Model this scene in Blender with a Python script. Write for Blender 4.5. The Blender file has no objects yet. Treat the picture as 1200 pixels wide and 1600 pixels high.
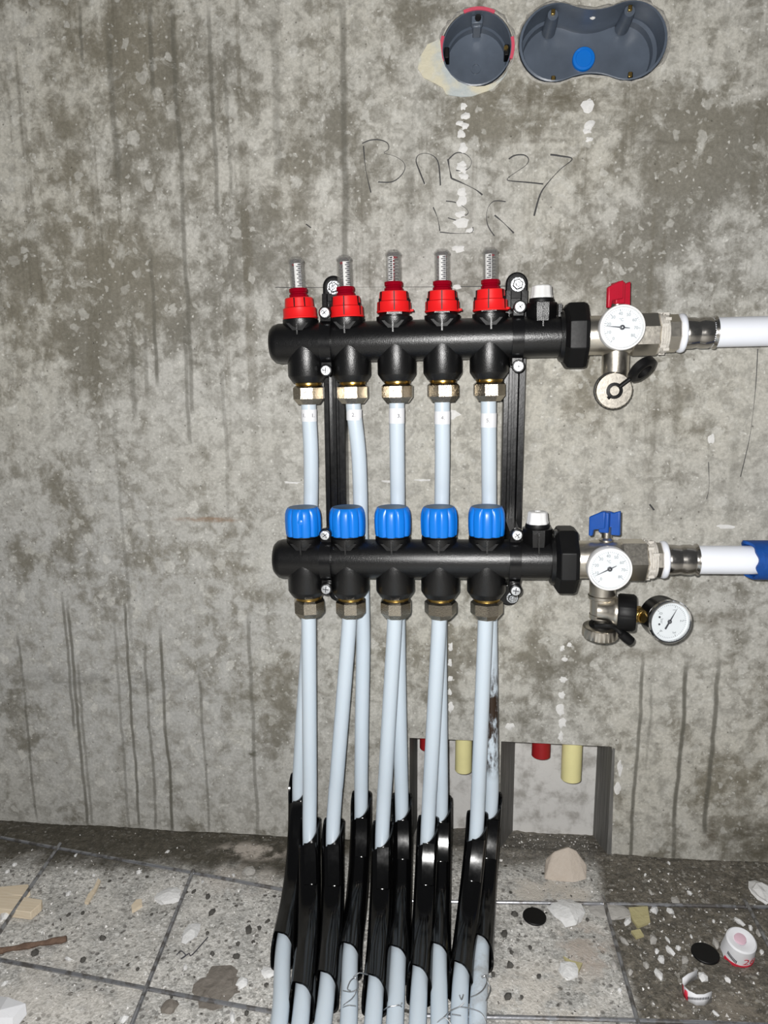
import bpy, bmesh, math, random
import numpy as np
from mathutils import Vector, Matrix, Euler, Quaternion
random.seed(7); rng = np.random.default_rng(7)
scn = bpy.context.scene
COL = scn.collection
PI = math.pi

# ------------------------------------------------------------------ camera
FPX = 1160.0
YAW, PIT, ROL = 0.09887752, 0.17973263, 0.00533075
CAM = Vector((0.16746, -0.88623, 0.60662))
def cam_axes():
    cy, sy, cp, sp, cr, sr = math.cos(YAW), math.sin(YAW), math.cos(PIT), math.sin(PIT), math.cos(ROL), math.sin(ROL)
    f = Vector((-sy*cp, cy*cp, -sp)); r = Vector((cy, sy, 0)); d = f.cross(r)
    return cr*r + sr*d, -sr*r + cr*d, f
RIGHT, DOWN, FWD = cam_axes()
cam_d = bpy.data.cameras.new('camera'); cam = bpy.data.objects.new('camera', cam_d); COL.objects.link(cam)
cam_d.sensor_fit = 'VERTICAL'; cam_d.sensor_height = 24.0; cam_d.lens = 24.0*FPX/1600.0
cam_d.clip_start = 0.01; cam_d.clip_end = 50
mw = Matrix.Identity(4)
for i in range(3):
    mw[i][0] = RIGHT[i]; mw[i][1] = -DOWN[i]; mw[i][2] = -FWD[i]; mw[i][3] = CAM[i]
cam.matrix_world = mw
scn.camera = cam
# ------------------------------------------------------------------ light: the phone's flash beside the lens, and a dim room
wd = bpy.data.worlds.new('room_light'); scn.world = wd; wd.use_nodes = True
wd.node_tree.nodes['Background'].inputs[0].default_value = (0.93, 0.96, 1.0, 1)
wd.node_tree.nodes['Background'].inputs[1].default_value = 0.085
fl = bpy.data.lights.new('flash', 'POINT'); flash = bpy.data.objects.new('flash', fl); COL.objects.link(flash)
fl.energy = 31.0; fl.shadow_soft_size = 0.005; fl.color = (1.0, 0.985, 0.965)
flash.location = CAM + RIGHT*(-0.013) + DOWN*(-0.016)
scn.view_settings.view_transform = 'Standard'; scn.view_settings.look = 'None'
scn.view_settings.gamma = 1.0; scn.view_settings.exposure = 0.0
scn.view_settings.use_curve_mapping = False

# a traced point of the photograph on a plane of the place (y = depth of plane) or on the floor
def _ray(px, py):
    return RIGHT*((px-600)/FPX) + DOWN*((py-800)/FPX) + FWD
def at(px, py, y=0.0):
    d = _ray(px, py); return CAM + d*((y-CAM.y)/d.y)
def on_floor(px, py, z=0.0):
    d = _ray(px, py); return CAM + d*((z-CAM.z)/d.z)

# ------------------------------------------------------------------ mesh helpers
class MB:
    def __init__(s): s.v = []; s.f = []
    def add(s, v, f, T=None):
        b = len(s.v)
        s.v += [tuple(T @ Vector(p)) if T else tuple(p) for p in v]
        s.f += [tuple(b+i for i in q) for q in f]; return s
    def lathe(s, prof, axis='z', c=(0,0,0), n=32, caps=True, rmod=None, a0=0.0, T=None):
        v = []; f = []
        for (r, h) in prof:
            for k in range(n):
                a = a0 + 2*PI*k/n
                rr = r*(rmod(a, h) if rmod else 1)
                if axis == 'z': p = (rr*math.cos(a), rr*math.sin(a), h)
                elif axis == 'x': p = (h, rr*math.cos(a), rr*math.sin(a))
                else: p = (rr*math.cos(a), h, rr*math.sin(a))
                v.append((p[0]+c[0], p[1]+c[1], p[2]+c[2]))
        m = len(prof)
        for i in range(m-1):
            for k in range(n):
                k2 = (k+1) % n
                f.append((i*n+k, i*n+k2, (i+1)*n+k2, (i+1)*n+k))
        if caps:
            f.append(tuple(range(n))); f.append(tuple((m-1)*n+k for k in range(n)))
        return s.add(v, f, T)
    def ring(s, prof, axis='z', c=(0,0,0), n=32, T=None):      # closed profile: a ring with a hole
        v = []; f = []; m = len(prof)
        for (r, h) in prof:
            for k in range(n):
                a = 2*PI*k/n
                if axis == 'z': p = (r*math.cos(a), r*math.sin(a), h)
                elif axis == 'x': p = (h, r*math.cos(a), r*math.sin(a))
                else: p = (r*math.cos(a), h, r*math.sin(a))
                v.append((p[0]+c[0], p[1]+c[1], p[2]+c[2]))
        for i in range(m):
            i2 = (i+1) % m
            for k in range(n):
                k2 = (k+1) % n
                f.append((i*n+k, i*n+k2, i2*n+k2, i2*n+k))
        return s.add(v, f, T)
    def box(s, c, sz, T=None):
        x, y, z = (q/2 for q in sz); cx, cy, cz = c
        v = [(cx+a*x, cy+b*y, cz+d*z) for a in (-1,1) for b in (-1,1) for d in (-1,1)]
        f = [(0,1,3,2),(4,6,7,5),(0,4,5,1),(2,3,7,6),(0,2,6,4),(1,5,7,3)]
        return s.add(v, f, T)
    def prism(s, poly, h0, h1, axis='y', T=None):
        n = len(poly); v = []
        for h in (h0, h1):
            for (a, b) in poly:
                v.append({'y': (a, h, b), 'z': (a, b, h), 'x': (h, a, b)}[axis])
        f = [tuple(range(n)), tuple(range(n, 2*n))] + [(k, (k+1) % n, n+(k+1) % n, n+k) for k in range(n)]
        return s.add(v, f, T)
    def tube(s, path, r, n=12, caps=True, closed=False):
        P = [Vector(p) for p in path]; m = len(P); v = []; f = []
        nrm = None
        for i, p in enumerate(P):
            if closed: t = (P[(i+1) % m]-P[i-1]).normalized()
            else: t = (P[min(i+1, m-1)]-P[max(i-1, 0)]).normalized()
            if nrm is None:
                ref = Vector((0,0,1)) if abs(t.z) < 0.9 else Vector((1,0,0))
                nrm = (ref - t*ref.dot(t)).normalized()
            else: nrm = (nrm - t*nrm.dot(t)).normalized()
            b = t.cross(nrm); rr = r(i/(m-1)) if callable(r) else r
            for k in range(n):
                a = 2*PI*k/n; v.append(p + nrm*(rr*math.cos(a)) + b*(rr*math.sin(a)))
        for i in range(m if closed else m-1):
            i2 = (i+1) % m
            for k in range(n):
                k2 = (k+1) % n; f.append((i*n+k, i*n+k2, i2*n+k2, i2*n+k))
        if caps and not closed: f.append(tuple(range(n))); f.append(tuple((m-1)*n+k for k in range(n)))
        return s.add(v, f)
    def ico(s, c, r, sub=1, jit=0.0, sc=(1,1,1), T=None, rnd=random):
        bm = bmesh.new(); bmesh.ops.create_icosphere(bm, subdivisions=sub, radius=1)
        v = []
        for q in bm.verts:
            k = 1 + rnd.uniform(-jit, jit)
            v.append((c[0]+q.co.x*r*sc[0]*k, c[1]+q.co.y*r*sc[1]*k, c[2]+q.co.z*r*sc[2]*k))
        f = [tuple(x.index for x in p.verts) for p in bm.faces]; bm.free()
        return s.add(v, f, T)
    def mesh(s, name, mat, smooth=35, recalc=True):
        me = bpy.data.meshes.new(name); me.from_pydata([tuple(p) for p in s.v], [], s.f); me.update()
        if recalc:
            bm = bmesh.new(); bm.from_mesh(me); bmesh.ops.recalc_face_normals(bm, faces=bm.faces); bm.to_mesh(me); bm.free()
        if mat: me.materials.append(mat)
        if smooth:
            me.polygons.foreach_set('use_smooth', [True]*len(me.polygons))
            me.set_sharp_from_angle(angle=math.radians(smooth))
        return me

def obj(name, data, parent=None, loc=(0,0,0), rot=(0,0,0), label=None, bevel=0):
    o = bpy.data.objects.new(name, data); COL.objects.link(o)
    o.location = loc; o.rotation_euler = rot
    if parent: o.parent = parent
    if label: o['label'] = label
    if bevel:
        b = o.modifiers.new('edge', 'BEVEL'); b.width = bevel; b.segments = 2; b.limit_method = 'ANGLE'; b.angle_limit = math.radians(40)
    return o
def part(name, mb, mat, parent=None, loc=(0,0,0), rot=(0,0,0), label=None, smooth=35, bevel=0):
    return obj(name, mb.mesh(name, mat, smooth), parent, loc, rot, label, bevel)
def thing(name, label, cat, loc=(0,0,0), rot=(0,0,0), group=None):
    o = obj(name, None, None, loc, rot); o.empty_display_size = 0.02
    return tag(o, label, cat, group)
def tag(o, label, cat, group=None):
    o['label'] = label; o['category'] = cat
    if group: o['group'] = group
    return o
def struct(o): o['kind'] = 'structure'; return o
def text_mesh(name, s, size, mat, depth=0.00008):
    cu = bpy.data.curves.new('txt', 'FONT'); cu.body = s; cu.size = size; cu.align_x = 'CENTER'; cu.align_y = 'CENTER'; cu.extrude = depth; cu.resolution_u = 3
    t = bpy.data.objects.new('txt', cu); COL.objects.link(t)
    dg = bpy.context.evaluated_depsgraph_get(); dg.update()
    me = bpy.data.meshes.new_from_object(t.evaluated_get(dg)); me.name = name
    bpy.data.objects.remove(t); bpy.data.curves.remove(cu)
    me.materials.clear(); me.materials.append(mat)
    return me
TXT_FRONT = Matrix(((1,0,0,0),(0,0,-1,0),(0,1,0,0),(0,0,0,1)))      # text plane turned to face -y
def spline(pts, n=8):
    P = [Vector(p) for p in pts]; out = []
    for i in range(len(P)-1):
        p0, p1, p2, p3 = P[max(i-1,0)], P[i], P[i+1], P[min(i+2, len(P)-1)]
        for k in range(n):
            t = k/n
            out.append(0.5*((2*p1)+(p2-p0)*t+(2*p0-5*p1+4*p2-p3)*t*t+(3*p1-p0-3*p2+p3)*t*t*t))
    out.append(P[-1]); return out

# ------------------------------------------------------------------ material helpers
class G:
    def __init__(s, name):
        s.m = bpy.data.materials.new(name); s.m.use_nodes = True; s.t = s.m.node_tree; s.N = s.t.nodes; s.L = s.t.links
        s.b = s.N['Principled BSDF']; s.out = s.N['Material Output']; s._pos = None
    def set(s, inp, val):
        if hasattr(val, 'is_output'): s.L.new(val, inp)
        elif isinstance(val, (tuple, list)) and len(val) == 3 and inp.type == 'RGBA': inp.default_value = (*val, 1)
        else: inp.default_value = val
    def pos(s):
        if s._pos is None:
            n = s.N.new('ShaderNodeTexCoord'); s._pos = n.outputs['Object']
        return s._pos
    def math(s, op, a, b=0.0, c=0.0, clamp=False):
        n = s.N.new('ShaderNodeMath'); n.operation = op; n.use_clamp = clamp
        for i, q in enumerate((a, b, c)): s.set(n.inputs[i], q)
        return n.outputs[0]
    def vec(s, op, a, b):
        n = s.N.new('ShaderNodeVectorMath'); n.operation = op; s.set(n.inputs[0], a); s.set(n.inputs[1], b)
        return n.outputs['Value'] if op in ('LENGTH', 'DISTANCE') else n.outputs[0]
    def xyz(s, v):
        n = s.N.new('ShaderNodeSeparateXYZ'); s.L.new(v, n.inputs[0]); return n.outputs
    def noise(s, scale, detail=4, rough=0.55, vec=None, dist=0.0):
        n = s.N.new('ShaderNodeTexNoise'); s.L.new(vec if vec is not None else s.pos(), n.inputs['Vector'])
        n.inputs['Scale'].default_value = scale; n.inputs['Detail'].default_value = detail; n.inputs['Roughness'].default_value = rough
        n.inputs['Distortion'].default_value = dist
        return n.outputs['Fac']
    def voronoi(s, scale, out='Distance', vec=None, rnd=1.0, feature='F1'):
        n = s.N.new('ShaderNodeTexVoronoi'); n.feature = feature; s.L.new(vec if vec is not None else s.pos(), n.inputs['Vector'])
        n.inputs['Scale'].default_value = scale; n.inputs['Randomness'].default_value = rnd; return n.outputs[out]
    def ss(s, v, a, b, lo=0.0, hi=1.0):                                  # smooth step
        n = s.N.new('ShaderNodeMapRange'); n.interpolation_type = 'SMOOTHSTEP'
        s.set(n.inputs['Value'], v)
        for k, q in (('From Min', a), ('From Max', b), ('To Min', lo), ('To Max', hi)): n.inputs[k].default_value = q
        return n.outputs[0]
    def mix(s, fac, a, b, mode='MIX'):
        n = s.N.new('ShaderNodeMix'); n.data_type = 'RGBA'; n.blend_type = mode
        s.set(n.inputs[0], fac); s.set(n.inputs[6], a); s.set(n.inputs[7], b); return n.outputs[2]
    def ramp(s, fac, stops):
        n = s.N.new('ShaderNodeValToRGB'); s.L.new(fac, n.inputs[0]); e = n.color_ramp.elements
        while len(e) < len(stops): e.new(0.5)
        for q, (p, c) in zip(e, stops): q.position = p; q.color = (*c, 1)
        return n.outputs[0]
    def bump(s, h, strength=0.5, dist=0.001):
        n = s.N.new('ShaderNodeBump'); n.inputs['Strength'].default_value = strength; n.inputs['Distance'].default_value = dist
        s.L.new(h, n.inputs['Height']); s.L.new(n.outputs[0], s.b.inputs['Normal'])
    def p(s, **k):
        names = dict(color='Base Color', rough='Roughness', metal='Metallic', spec='Specular IOR Level', sss='Subsurface Weight', coat='Coat Weight', trans='Transmission Weight', ior='IOR')
        for q, v in k.items(): s.set(s.b.inputs[names[q]], v)
        return s

def plastic(name, c, rough=0.4, var=0.06, scale=60, bump=0.15, spec=0.5, bscale=900, bdist=0.0002):
    g = G(name); n = g.noise(scale, 4)
    lo = tuple(max(0, q*(1-var)) for q in c); hi = tuple(min(1, q*(1+var)) for q in c)
    g.p(color=g.mix(n, lo, hi), rough=g.math('ADD', g.math('MULTIPLY', g.noise(scale*3, 3), 0.12), rough-0.06), spec=spec)
    if bump: g.bump(g.noise(bscale, 2), bump, bdist)
    return g.m
def metal(name, c, rough=0.25, bump=0.25, bscale=700, var=0.15, bdist=0.0003):
    g = G(name); n = g.noise(120, 5)
    g.p(color=g.mix(n, tuple(q*(1-var) for q in c), tuple(min(1, q*(1+var)) for q in c)), metal=1.0,
        rough=g.math('ADD', g.math('MULTIPLY', g.noise(350, 3), 0.2), rough-0.1))
    if bump: g.bump(g.noise(bscale, 3), bump, bdist)
    return g.m
def clear(name, tint, gloss=0.12, diffuse=None, dfac=0.0):
    g = G(name); g.N.remove(g.b)
    tr = g.N.new('ShaderNodeBsdfTransparent'); tr.inputs[0].default_value = (*tint, 1)
    gl = g.N.new('ShaderNodeBsdfGlossy'); gl.inputs['Roughness'].default_value = 0.06
    lw = g.N.new('ShaderNodeLayerWeight'); lw.inputs[0].default_value = 0.35
    mx = g.N.new('ShaderNodeMixShader'); g.L.new(g.math('ADD', g.math('MULTIPLY', lw.outputs['Fresnel'], 0.30), gloss*0.3, clamp=True), mx.inputs[0])
    g.L.new(tr.outputs[0], mx.inputs[1]); g.L.new(gl.outputs[0], mx.inputs[2]); last = mx
    if diffuse:
        df = g.N.new('ShaderNodeBsdfDiffuse'); df.inputs[0].default_value = (*diffuse, 1)
        m2 = g.N.new('ShaderNodeMixShader'); m2.inputs[0].default_value = dfac
        g.L.new(mx.outputs[0], m2.inputs[1]); g.L.new(df.outputs[0], m2.inputs[2]); last = m2
    g.L.new(last.outputs[0], g.out.inputs[0]); return g.m

M = {}
M['black'] = plastic('black_plastic', (0.0035,0.0035,0.0038), 0.31, 0.3, 90, 0.45, 0.62, 1100, 0.0004)
M['black_rail'] = plastic('black_rail_plastic', (0.0045,0.0045,0.005), 0.24, 0.3, 60, 0.2, 0.45, 500, 0.0002)
M['guide'] = plastic('glossy_black_guide', (0.0018,0.0018,0.002), 0.13, 0.4, 40, 0.05, 0.5, 200, 0.0003)
M['rubber'] = plastic('black_rubber', (0.003,0.003,0.0034), 0.5, 0.3, 80, 0.2, 0.3)
M['red'] = plastic('red_plastic', (0.78,0.012,0.014), 0.36, 0.05, 60, 0.05)
M['darkred'] = plastic('crimson_handle', (0.50,0.008,0.03), 0.42, 0.1, 90, 0.2)
M['blue'] = plastic('blue_plastic', (0.004,0.185,0.70), 0.33, 0.06, 60, 0.05)
M['blue_top'] = plastic('blue_grey_plastic', (0.09,0.15,0.24), 0.45, 0.1, 60, 0.05)
M['blue_handle'] = plastic('dark_blue_handle', (0.006,0.075,0.36), 0.42, 0.15, 90, 0.2)
M['bluefoam'] = plastic('blue_sleeve', (0.004,0.065,0.30), 0.6, 0.35, 140, 0.6, 0.4, 300, 0.001)
M['white'] = plastic('white_plastic', (0.82,0.82,0.82), 0.35, 0.05, 80, 0.05)
M['offwhite'] = plastic('joint_tape', (0.60,0.57,0.52), 0.6, 0.25, 260, 0.7, 0.4, 900, 0.0008)
M['paper'] = plastic('sticker_paper', (0.83,0.84,0.87), 0.55, 0.04, 80, 0.05)
M['pencil'] = plastic('pencil_graphite', (0.045,0.045,0.045), 0.6, 0.5, 200, 0)
M['ink'] = plastic('print_ink', (0.05,0.05,0.06), 0.5, 0.2, 90, 0)
M['inkgrey'] = plastic('grey_print', (0.30,0.31,0.33), 0.5, 0.2, 90, 0)
M['nickel'] = metal('nickel', (0.62,0.58,0.51), 0.33, 0.16, 900, 0.12, 0.0003)
M['nickel_nut'] = metal('nickel_nut', (0.50,0.45,0.37), 0.24, 0.55, 800, 0.25, 0.0005)
M['steel'] = metal('steel_sleeve', (0.46,0.44,0.41), 0.22, 0.1, 300, 0.2)
M['zinc'] = metal('zinc_screw', (0.70,0.72,0.74), 0.36, 0.5, 700, 0.15, 0.0006)
M['boltzinc'] = metal('dull_zinc_bolt', (0.52,0.54,0.56), 0.34, 0.6, 350, 0.25, 0.0012)
M['wire'] = metal('galvanised_wire', (0.62,0.63,0.64), 0.35, 0.3, 700, 0.25)
M['brass'] = metal('brass', (0.50,0.34,0.11), 0.30, 0.15, 600, 0.15)
M['chrome'] = metal('chrome_ring', (0.72,0.72,0.72), 0.12, 0.0, 300, 0.05)
M['mainpipe'] = plastic('white_main_pipe', (0.87,0.90,0.97), 0.4, 0.03, 30, 0.05)
M['clear'] = clear('clear_plastic', (0.99,0.99,0.985), 0.12, (0.8,0.8,0.8), 0.035)
M['clearred'] = clear('clear_red_plastic', (0.75,0.03,0.05), 0.2, (0.45,0.0,0.02), 0.45)
M['glass'] = clear('dial_glass', (0.97,0.98,0.98), 0.03)
M['box'] = plastic('wall_box_plastic', (0.100,0.123,0.160), 0.34, 0.35, 35, 0.25, 0.5, 120, 0.0006)
M['pinktape'] = plastic('pink_red_rim', (0.62,0.08,0.13), 0.45, 0.2, 90, 0.1)
M['conduit_red'] = plastic('red_conduit', (0.34,0.012,0.015), 0.45, 0.15, 90, 0.1)
M['conduit_yellow'] = plastic('yellow_conduit', (0.86,0.80,0.40), 0.45, 0.08, 60, 0.1)

def pipe_material(name, dirt=False):
    g = G(name)
    c = g.mix(g.noise(18, 3), (0.58,0.67,0.755), (0.64,0.72,0.79))
    if dirt:
        z = g.xyz(g.pos())[2]
        zone = g.math('MULTIPLY', g.ss(z, 0.135, 0.16), g.ss(z, 0.30, 0.24))
        st = g.N.new('ShaderNodeMapping'); g.L.new(g.pos(), st.inputs[0]); st.inputs['Scale'].default_value = (1,1,0.35)
        m = g.math('MULTIPLY', zone, g.ss(g.noise(70, 6, 0.7, st.outputs[0]), 0.42, 0.56))
        c = g.mix(m, c, (0.035,0.02,0.012))
        low = g.math('MULTIPLY', g.ss(z, 0.05, 0.02), g.ss(g.noise(40, 5, 0.7), 0.42, 0.7))
        c = g.mix(g.math('MULTIPLY', low, 0.55), c, (0.24,0.21,0.18))
    g.p(color=c, rough=0.34, spec=0.45, sss=0.12)
    g.b.inputs['Subsurface Radius'].default_value = (0.004,0.005,0.006); g.b.inputs['Subsurface Scale'].default_value = 1.0
    return g.m
M['pex'] = pipe_material('translucent_pipe'); M['pex_dirty'] = pipe_material('translucent_pipe_soiled', True)

# ------------------------------------------------------------------ concrete wall material
def wall_material():
    g = G('stained_concrete'); P = g.pos(); X, Y, Z = g.xyz(P)
    def scaled(sx, sy, sz, off=(0,0,0)):
        n = g.N.new('ShaderNodeMapping'); g.L.new(P, n.inputs[0]); n.inputs['Scale'].default_value = (sx,sy,sz); n.inputs['Location'].default_value = off
        return n.outputs[0]
    big = g.noise(3.2, 5, 0.6); mid = g.noise(11, 11, 0.66, scaled(1.2,1,0.9), 0.15); sm = g.noise(52, 8, 0.68, dist=0.3); fine = g.noise(260, 6, 0.72)
    def blob(px, py, rx, rz, k, y=0):
        c = at(px, py, y); s = 1/1300.0
        d = g.vec('LENGTH', g.vec('MULTIPLY', g.vec('SUBTRACT', P, (c.x, 0, c.z)), (1/(rx*s), 0, 1/(rz*s))), (0,0,0))
        return g.ss(d, 1.35, 0.25, 0.0, k)
    # fields of the wall where the damp mottling is denser or thinner
    field = g.math('MULTIPLY', g.math('SUBTRACT', big, 0.5), 0.22)
    for b in [(90,470,190,150,.12),(330,300,260,270,.075),(180,90,190,140,.07),(1060,330,170,190,.095),(960,420,90,60,.07),(1185,230,70,60,.12),(790,170,170,50,.08),(660,60,70,80,.10),(860,610,110,70,.07),(1080,640,90,70,.03),(420,1080,60,120,.06),(1180,1310,90,60,.14),(860,1050,90,60,.08),(690,1060,50,120,.06),(600,300,70,60,.04),(160,880,200,90,.03)]:
        field = g.math('ADD', field, blob(*b))
    for b in [(650,700,280,140,.06),(330,660,170,90,.03),(100,1000,220,80,.05),(960,740,240,160,.03),(250,1230,300,70,.06),(800,300,170,90,.05)]:
        field = g.math('SUBTRACT', field, blob(*b))
    mott = g.math('ADD', g.math('MULTIPLY', mid, 0.68), g.math('MULTIPLY', sm, 0.32))
    damp = g.ss(g.math('ADD', mott, field), 0.475, 0.635)
    warm = g.ss(g.noise(2.2, 3), 0.38, 0.62)
    base = g.mix(warm, (0.505,0.495,0.462), (0.530,0.510,0.452))
    base = g.mix(g.math('MULTIPLY', blob(170,1010,430,420,1.0), 0.75), base, (0.425,0.425,0.415))
    base = g.mix(g.ss(sm, 0.43, 0.60, 0.0, 0.62), base, (0.285,0.275,0.245))
    # dark streaky columns left by water running down the formwork
    colm = g.noise(1.0, 5, 0.62, scaled(34,1,1.0))
    columns = g.math('MULTIPLY', g.ss(colm, 0.54, 0.66), g.ss(mid, 0.32, 0.56))
    columns = g.math('MULTIPLY', columns, g.math('ADD', g.math('MULTIPLY', g.ss(Z, 0.45, 0.72), 0.75), 0.10))
    c = g.mix(g.math('MULTIPLY', damp, 0.85), base, g.mix(warm, (0.160,0.150,0.122), (0.180,0.162,0.120)))
    c = g.mix(columns, c, (0.155,0.142,0.110))
    # pale aggregate, lime bloom and flecks, all with ragged outlines
    nt = g.N.new('ShaderNodeTexNoise'); g.L.new(P, nt.inputs['Vector']); nt.inputs['Scale'].default_value = 70; nt.inputs['Detail'].default_value = 4
    PD = g.vec('ADD', P, g.vec('MULTIPLY', g.vec('SUBTRACT', nt.outputs['Color'], (0.5,0.5,0.5)), (0.022,0.022,0.022)))
    cells = g.xyz(g.voronoi(58, 'Color', PD)); v1 = g.voronoi(58, 'Distance', PD)
    rad = g.math('ADD', g.math('MULTIPLY', cells[1], 0.30), 0.12)
    fl_ = g.ss(g.math('SUBTRACT', v1, rad), 0.06, -0.06)
    fl_ = g.math('MULTIPLY', g.math('MULTIPLY', fl_, g.math('GREATER_THAN', cells[0], 0.55)), g.math('ADD', g.math('MULTIPLY', cells[2], 0.45), 0.12))
    c = g.mix(fl_, c, (0.62,0.61,0.57))
    cb = g.xyz(g.voronoi(112, 'Color', PD)); vb = g.voronoi(112, 'Distance', PD)
    fb = g.math('MULTIPLY', g.ss(g.math('SUBTRACT', vb, g.math('ADD', g.math('MULTIPLY', cb[1], 0.30), 0.10)), 0.08, -0.08), g.math('GREATER_THAN', cb[0], 0.50))
    c = g.mix(g.math('MULTIPLY', fb, g.math('ADD', g.math('MULTIPLY', cb[2], 0.48), 0.08)), c, (0.62,0.61,0.57))
    fd = g.math('MULTIPLY', g.ss(g.math('SUBTRACT', vb, g.math('ADD', g.math('MULTIPLY', cb[1], 0.25), 0.12)), 0.10, -0.08), g.math('LESS_THAN', cb[0], 0.22))
    c = g.mix(g.math('MULTIPLY', fd, g.math('MULTIPLY', cb[2], 0.45)), c, (0.17,0.16,0.135))
    lime = g.math('MULTIPLY', g.ss(g.noise(30, 9, 0.72, scaled(1,1,1,(3.1,0,7.7)), 0.5), 0.53, 0.66), 0.50)
    c = g.mix(lime, c, (0.61,0.60,0.555))
    PD2 = g.vec('ADD', P, g.vec('MULTIPLY', g.vec('SUBTRACT', nt.outputs['Color'], (0.5,0.5,0.5)), (0.010,0.010,0.010)))
    c2 = g.xyz(g.voronoi(190, 'Color', PD2))
    speck = g.math('MULTIPLY', g.ss(g.voronoi(190, 'Distance', PD2), 0.30, 0.12), g.math('GREATER_THAN', c2[1], 0.78))
    c = g.mix(g.math('MULTIPLY', speck, g.math('MULTIPLY', c2[2], 0.75)), c, (0.72,0.71,0.67))
    pit = g.math('MULTIPLY', g.ss(g.voronoi(120, 'Distance', scaled(1,1,1,(5,0,2))), 0.16, 0.06), g.math('GREATER_THAN', g.xyz(g.voronoi(120, 'Color', scaled(1,1,1,(5,0,2))))[2], 0.90))
    c = g.mix(g.math('MULTIPLY', pit, 0.6), c, (0.10,0.095,0.075))
    c = g.mix(1.0, c, g.mix(g.ss(fine, 0.30, 0.70), (0.80,0.80,0.79), (1.12,1.12,1.12)), 'MULTIPLY')
    # single stains with a shape of their own
    ragged = g.ss(g.noise(40, 6, 0.7, scaled(0.6,1,1.4)), 0.38, 0.60)
    for (px, py, rx, rz, k, col) in [(870,152,150,14,.75,(.10,.085,.055)),(960,168,70,9,.6,(.10,.085,.055)),(1120,965,70,17,.6,(.12,.105,.075)),(860,1048,40,16,.6,(.09,.08,.055)),(1108,1300,14,26,.9,(.07,.05,.03)),(1190,1315,60,40,.8,(.075,.065,.045)),(330,812,62,5,.7,(.24,.13,.06)),(395,1178,13,7,.9,(.07,.065,.04)),(1068,632,12,12,.4,(.13,.12,.09)),(690,1070,35,60,.35,(.12,.105,.08)),(150,1066,190,20,.5,(.12,.118,.105)),(380,1085,60,26,.4,(.13,.12,.085)),(340,1330,500,14,.2,(.1,.09,.07)),(1030,222,60,4,.5,(.1,.09,.07)),(1004,1020,40,14,.55,(.11,.095,.065)),(840,220,55,4,.5,(.1,.085,.06)),(1090,790,20,5,.4,(.2,.19,.16))]:
        c = g.mix(g.math('MULTIPLY', blob(px,py,rx,rz,k), ragged), c, col)
    # drips running down: x at mid height, top and bottom row, half width in mm, strength
    wob = g.math('MULTIPLY', g.math('SUBTRACT', g.noise(1.0, 3, 0.6, scaled(5,1,8)), 0.5), 0.014)
    Xw = g.math('ADD', X, wob); keep = g.ss(g.noise(1.0, 3, 0.6, scaled(30,1,9,(2,0,4))), 0.25, 0.5, 0.45, 1.0)
    for (px, y0, y1, w, k) in [(42,985,1275,2.4,.55),(107,925,1135,2.6,.6),(121,940,1285,2.8,.7),(132,1030,1285,2.3,.45),(189,960,1290,2.6,.4),(205,930,1288,2.5,.75),(234,992,1292,2.6,.55),(259,972,1296,2.9,.8),(319,1040,1296,2.4,.5),(395,948,1302,3.2,.5),(995,1020,1340,3.0,.75),(1062,1025,1343,3.4,.8),(1112,1026,1300,3.6,.75),(1014,1060,1200,2.2,.3),
                               (536,0,425,4.5,.6),(285,0,640,3.6,.55),(237,0,140,3.4,.55),(177,30,280,5.0,.45),(333,0,330,3.2,.5),(432,0,270,6.0,.35),(356,60,300,2.6,.35),(125,0,90,2.6,.5),(240,380,600,3.0,.45),(192,640,1010,3.0,.32),(228,500,610,3.0,.5),(243,500,590,2.6,.5),(292,500,690,3.2,.5),(352,560,800,3.0,.3),(207,500,650,5.0,.4),(640,180,420,7.0,.2),(1055,560,700,5.0,.18),(1145,650,860,6.0,.22),(1018,560,1000,5.0,.12)]:
        c0 = at(px, (y0+y1)/2); zt = at(px, y0).z; zb = at(px, y1).z
        m = g.ss(g.math('ABSOLUTE', g.math('SUBTRACT', Xw, c0.x)), w*1.15/1000.0, w*0.30/1000.0, 0.0, min(0.95, k*1.08))
        m = g.math('MULTIPLY', m, g.ss(Z, zt+0.012, zt-0.03))
        m = g.math('MULTIPLY', m, g.ss(Z, zb-0.01, zb+0.005))
        c = g.mix(g.math('MULTIPLY', m, keep), c, (0.105,0.10,0.08))
    g.p(color=c, rough=g.ss(damp, 0, 1, 0.78, 0.55), spec=0.35)
    h = g.math('ADD', g.math('ADD', g.math('MULTIPLY', sm, 0.6), g.math('MULTIPLY', fine, 0.35)), g.math('MULTIPLY', pit, -0.8))
    g.bump(h, 0.55, 0.0016)
    return g.m
M['wall'] = wall_material()
def niche_material():
    g = G('niche_concrete')
    st = g.N.new('ShaderNodeMapping'); g.L.new(g.pos(), st.inputs[0]); st.inputs['Scale'].default_value = (1,1,0.25)
    n = g.noise(60, 5, 0.6, st.outputs[0]); n2 = g.noise(25, 5, 0.65)
    c = g.mix(g.ss(n2, 0.45, 0.65), (0.74,0.73,0.71), (0.42,0.405,0.38)); c = g.mix(g.ss(n, 0.5, 0.75, 0, 0.35), c, (0.32,0.31,0.29))
    g.p(color=c, rough=0.8, spec=0.3); g.bump(g.noise(150, 4), 0.5, 0.001); return g.m
M['niche'] = niche_material()
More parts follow.
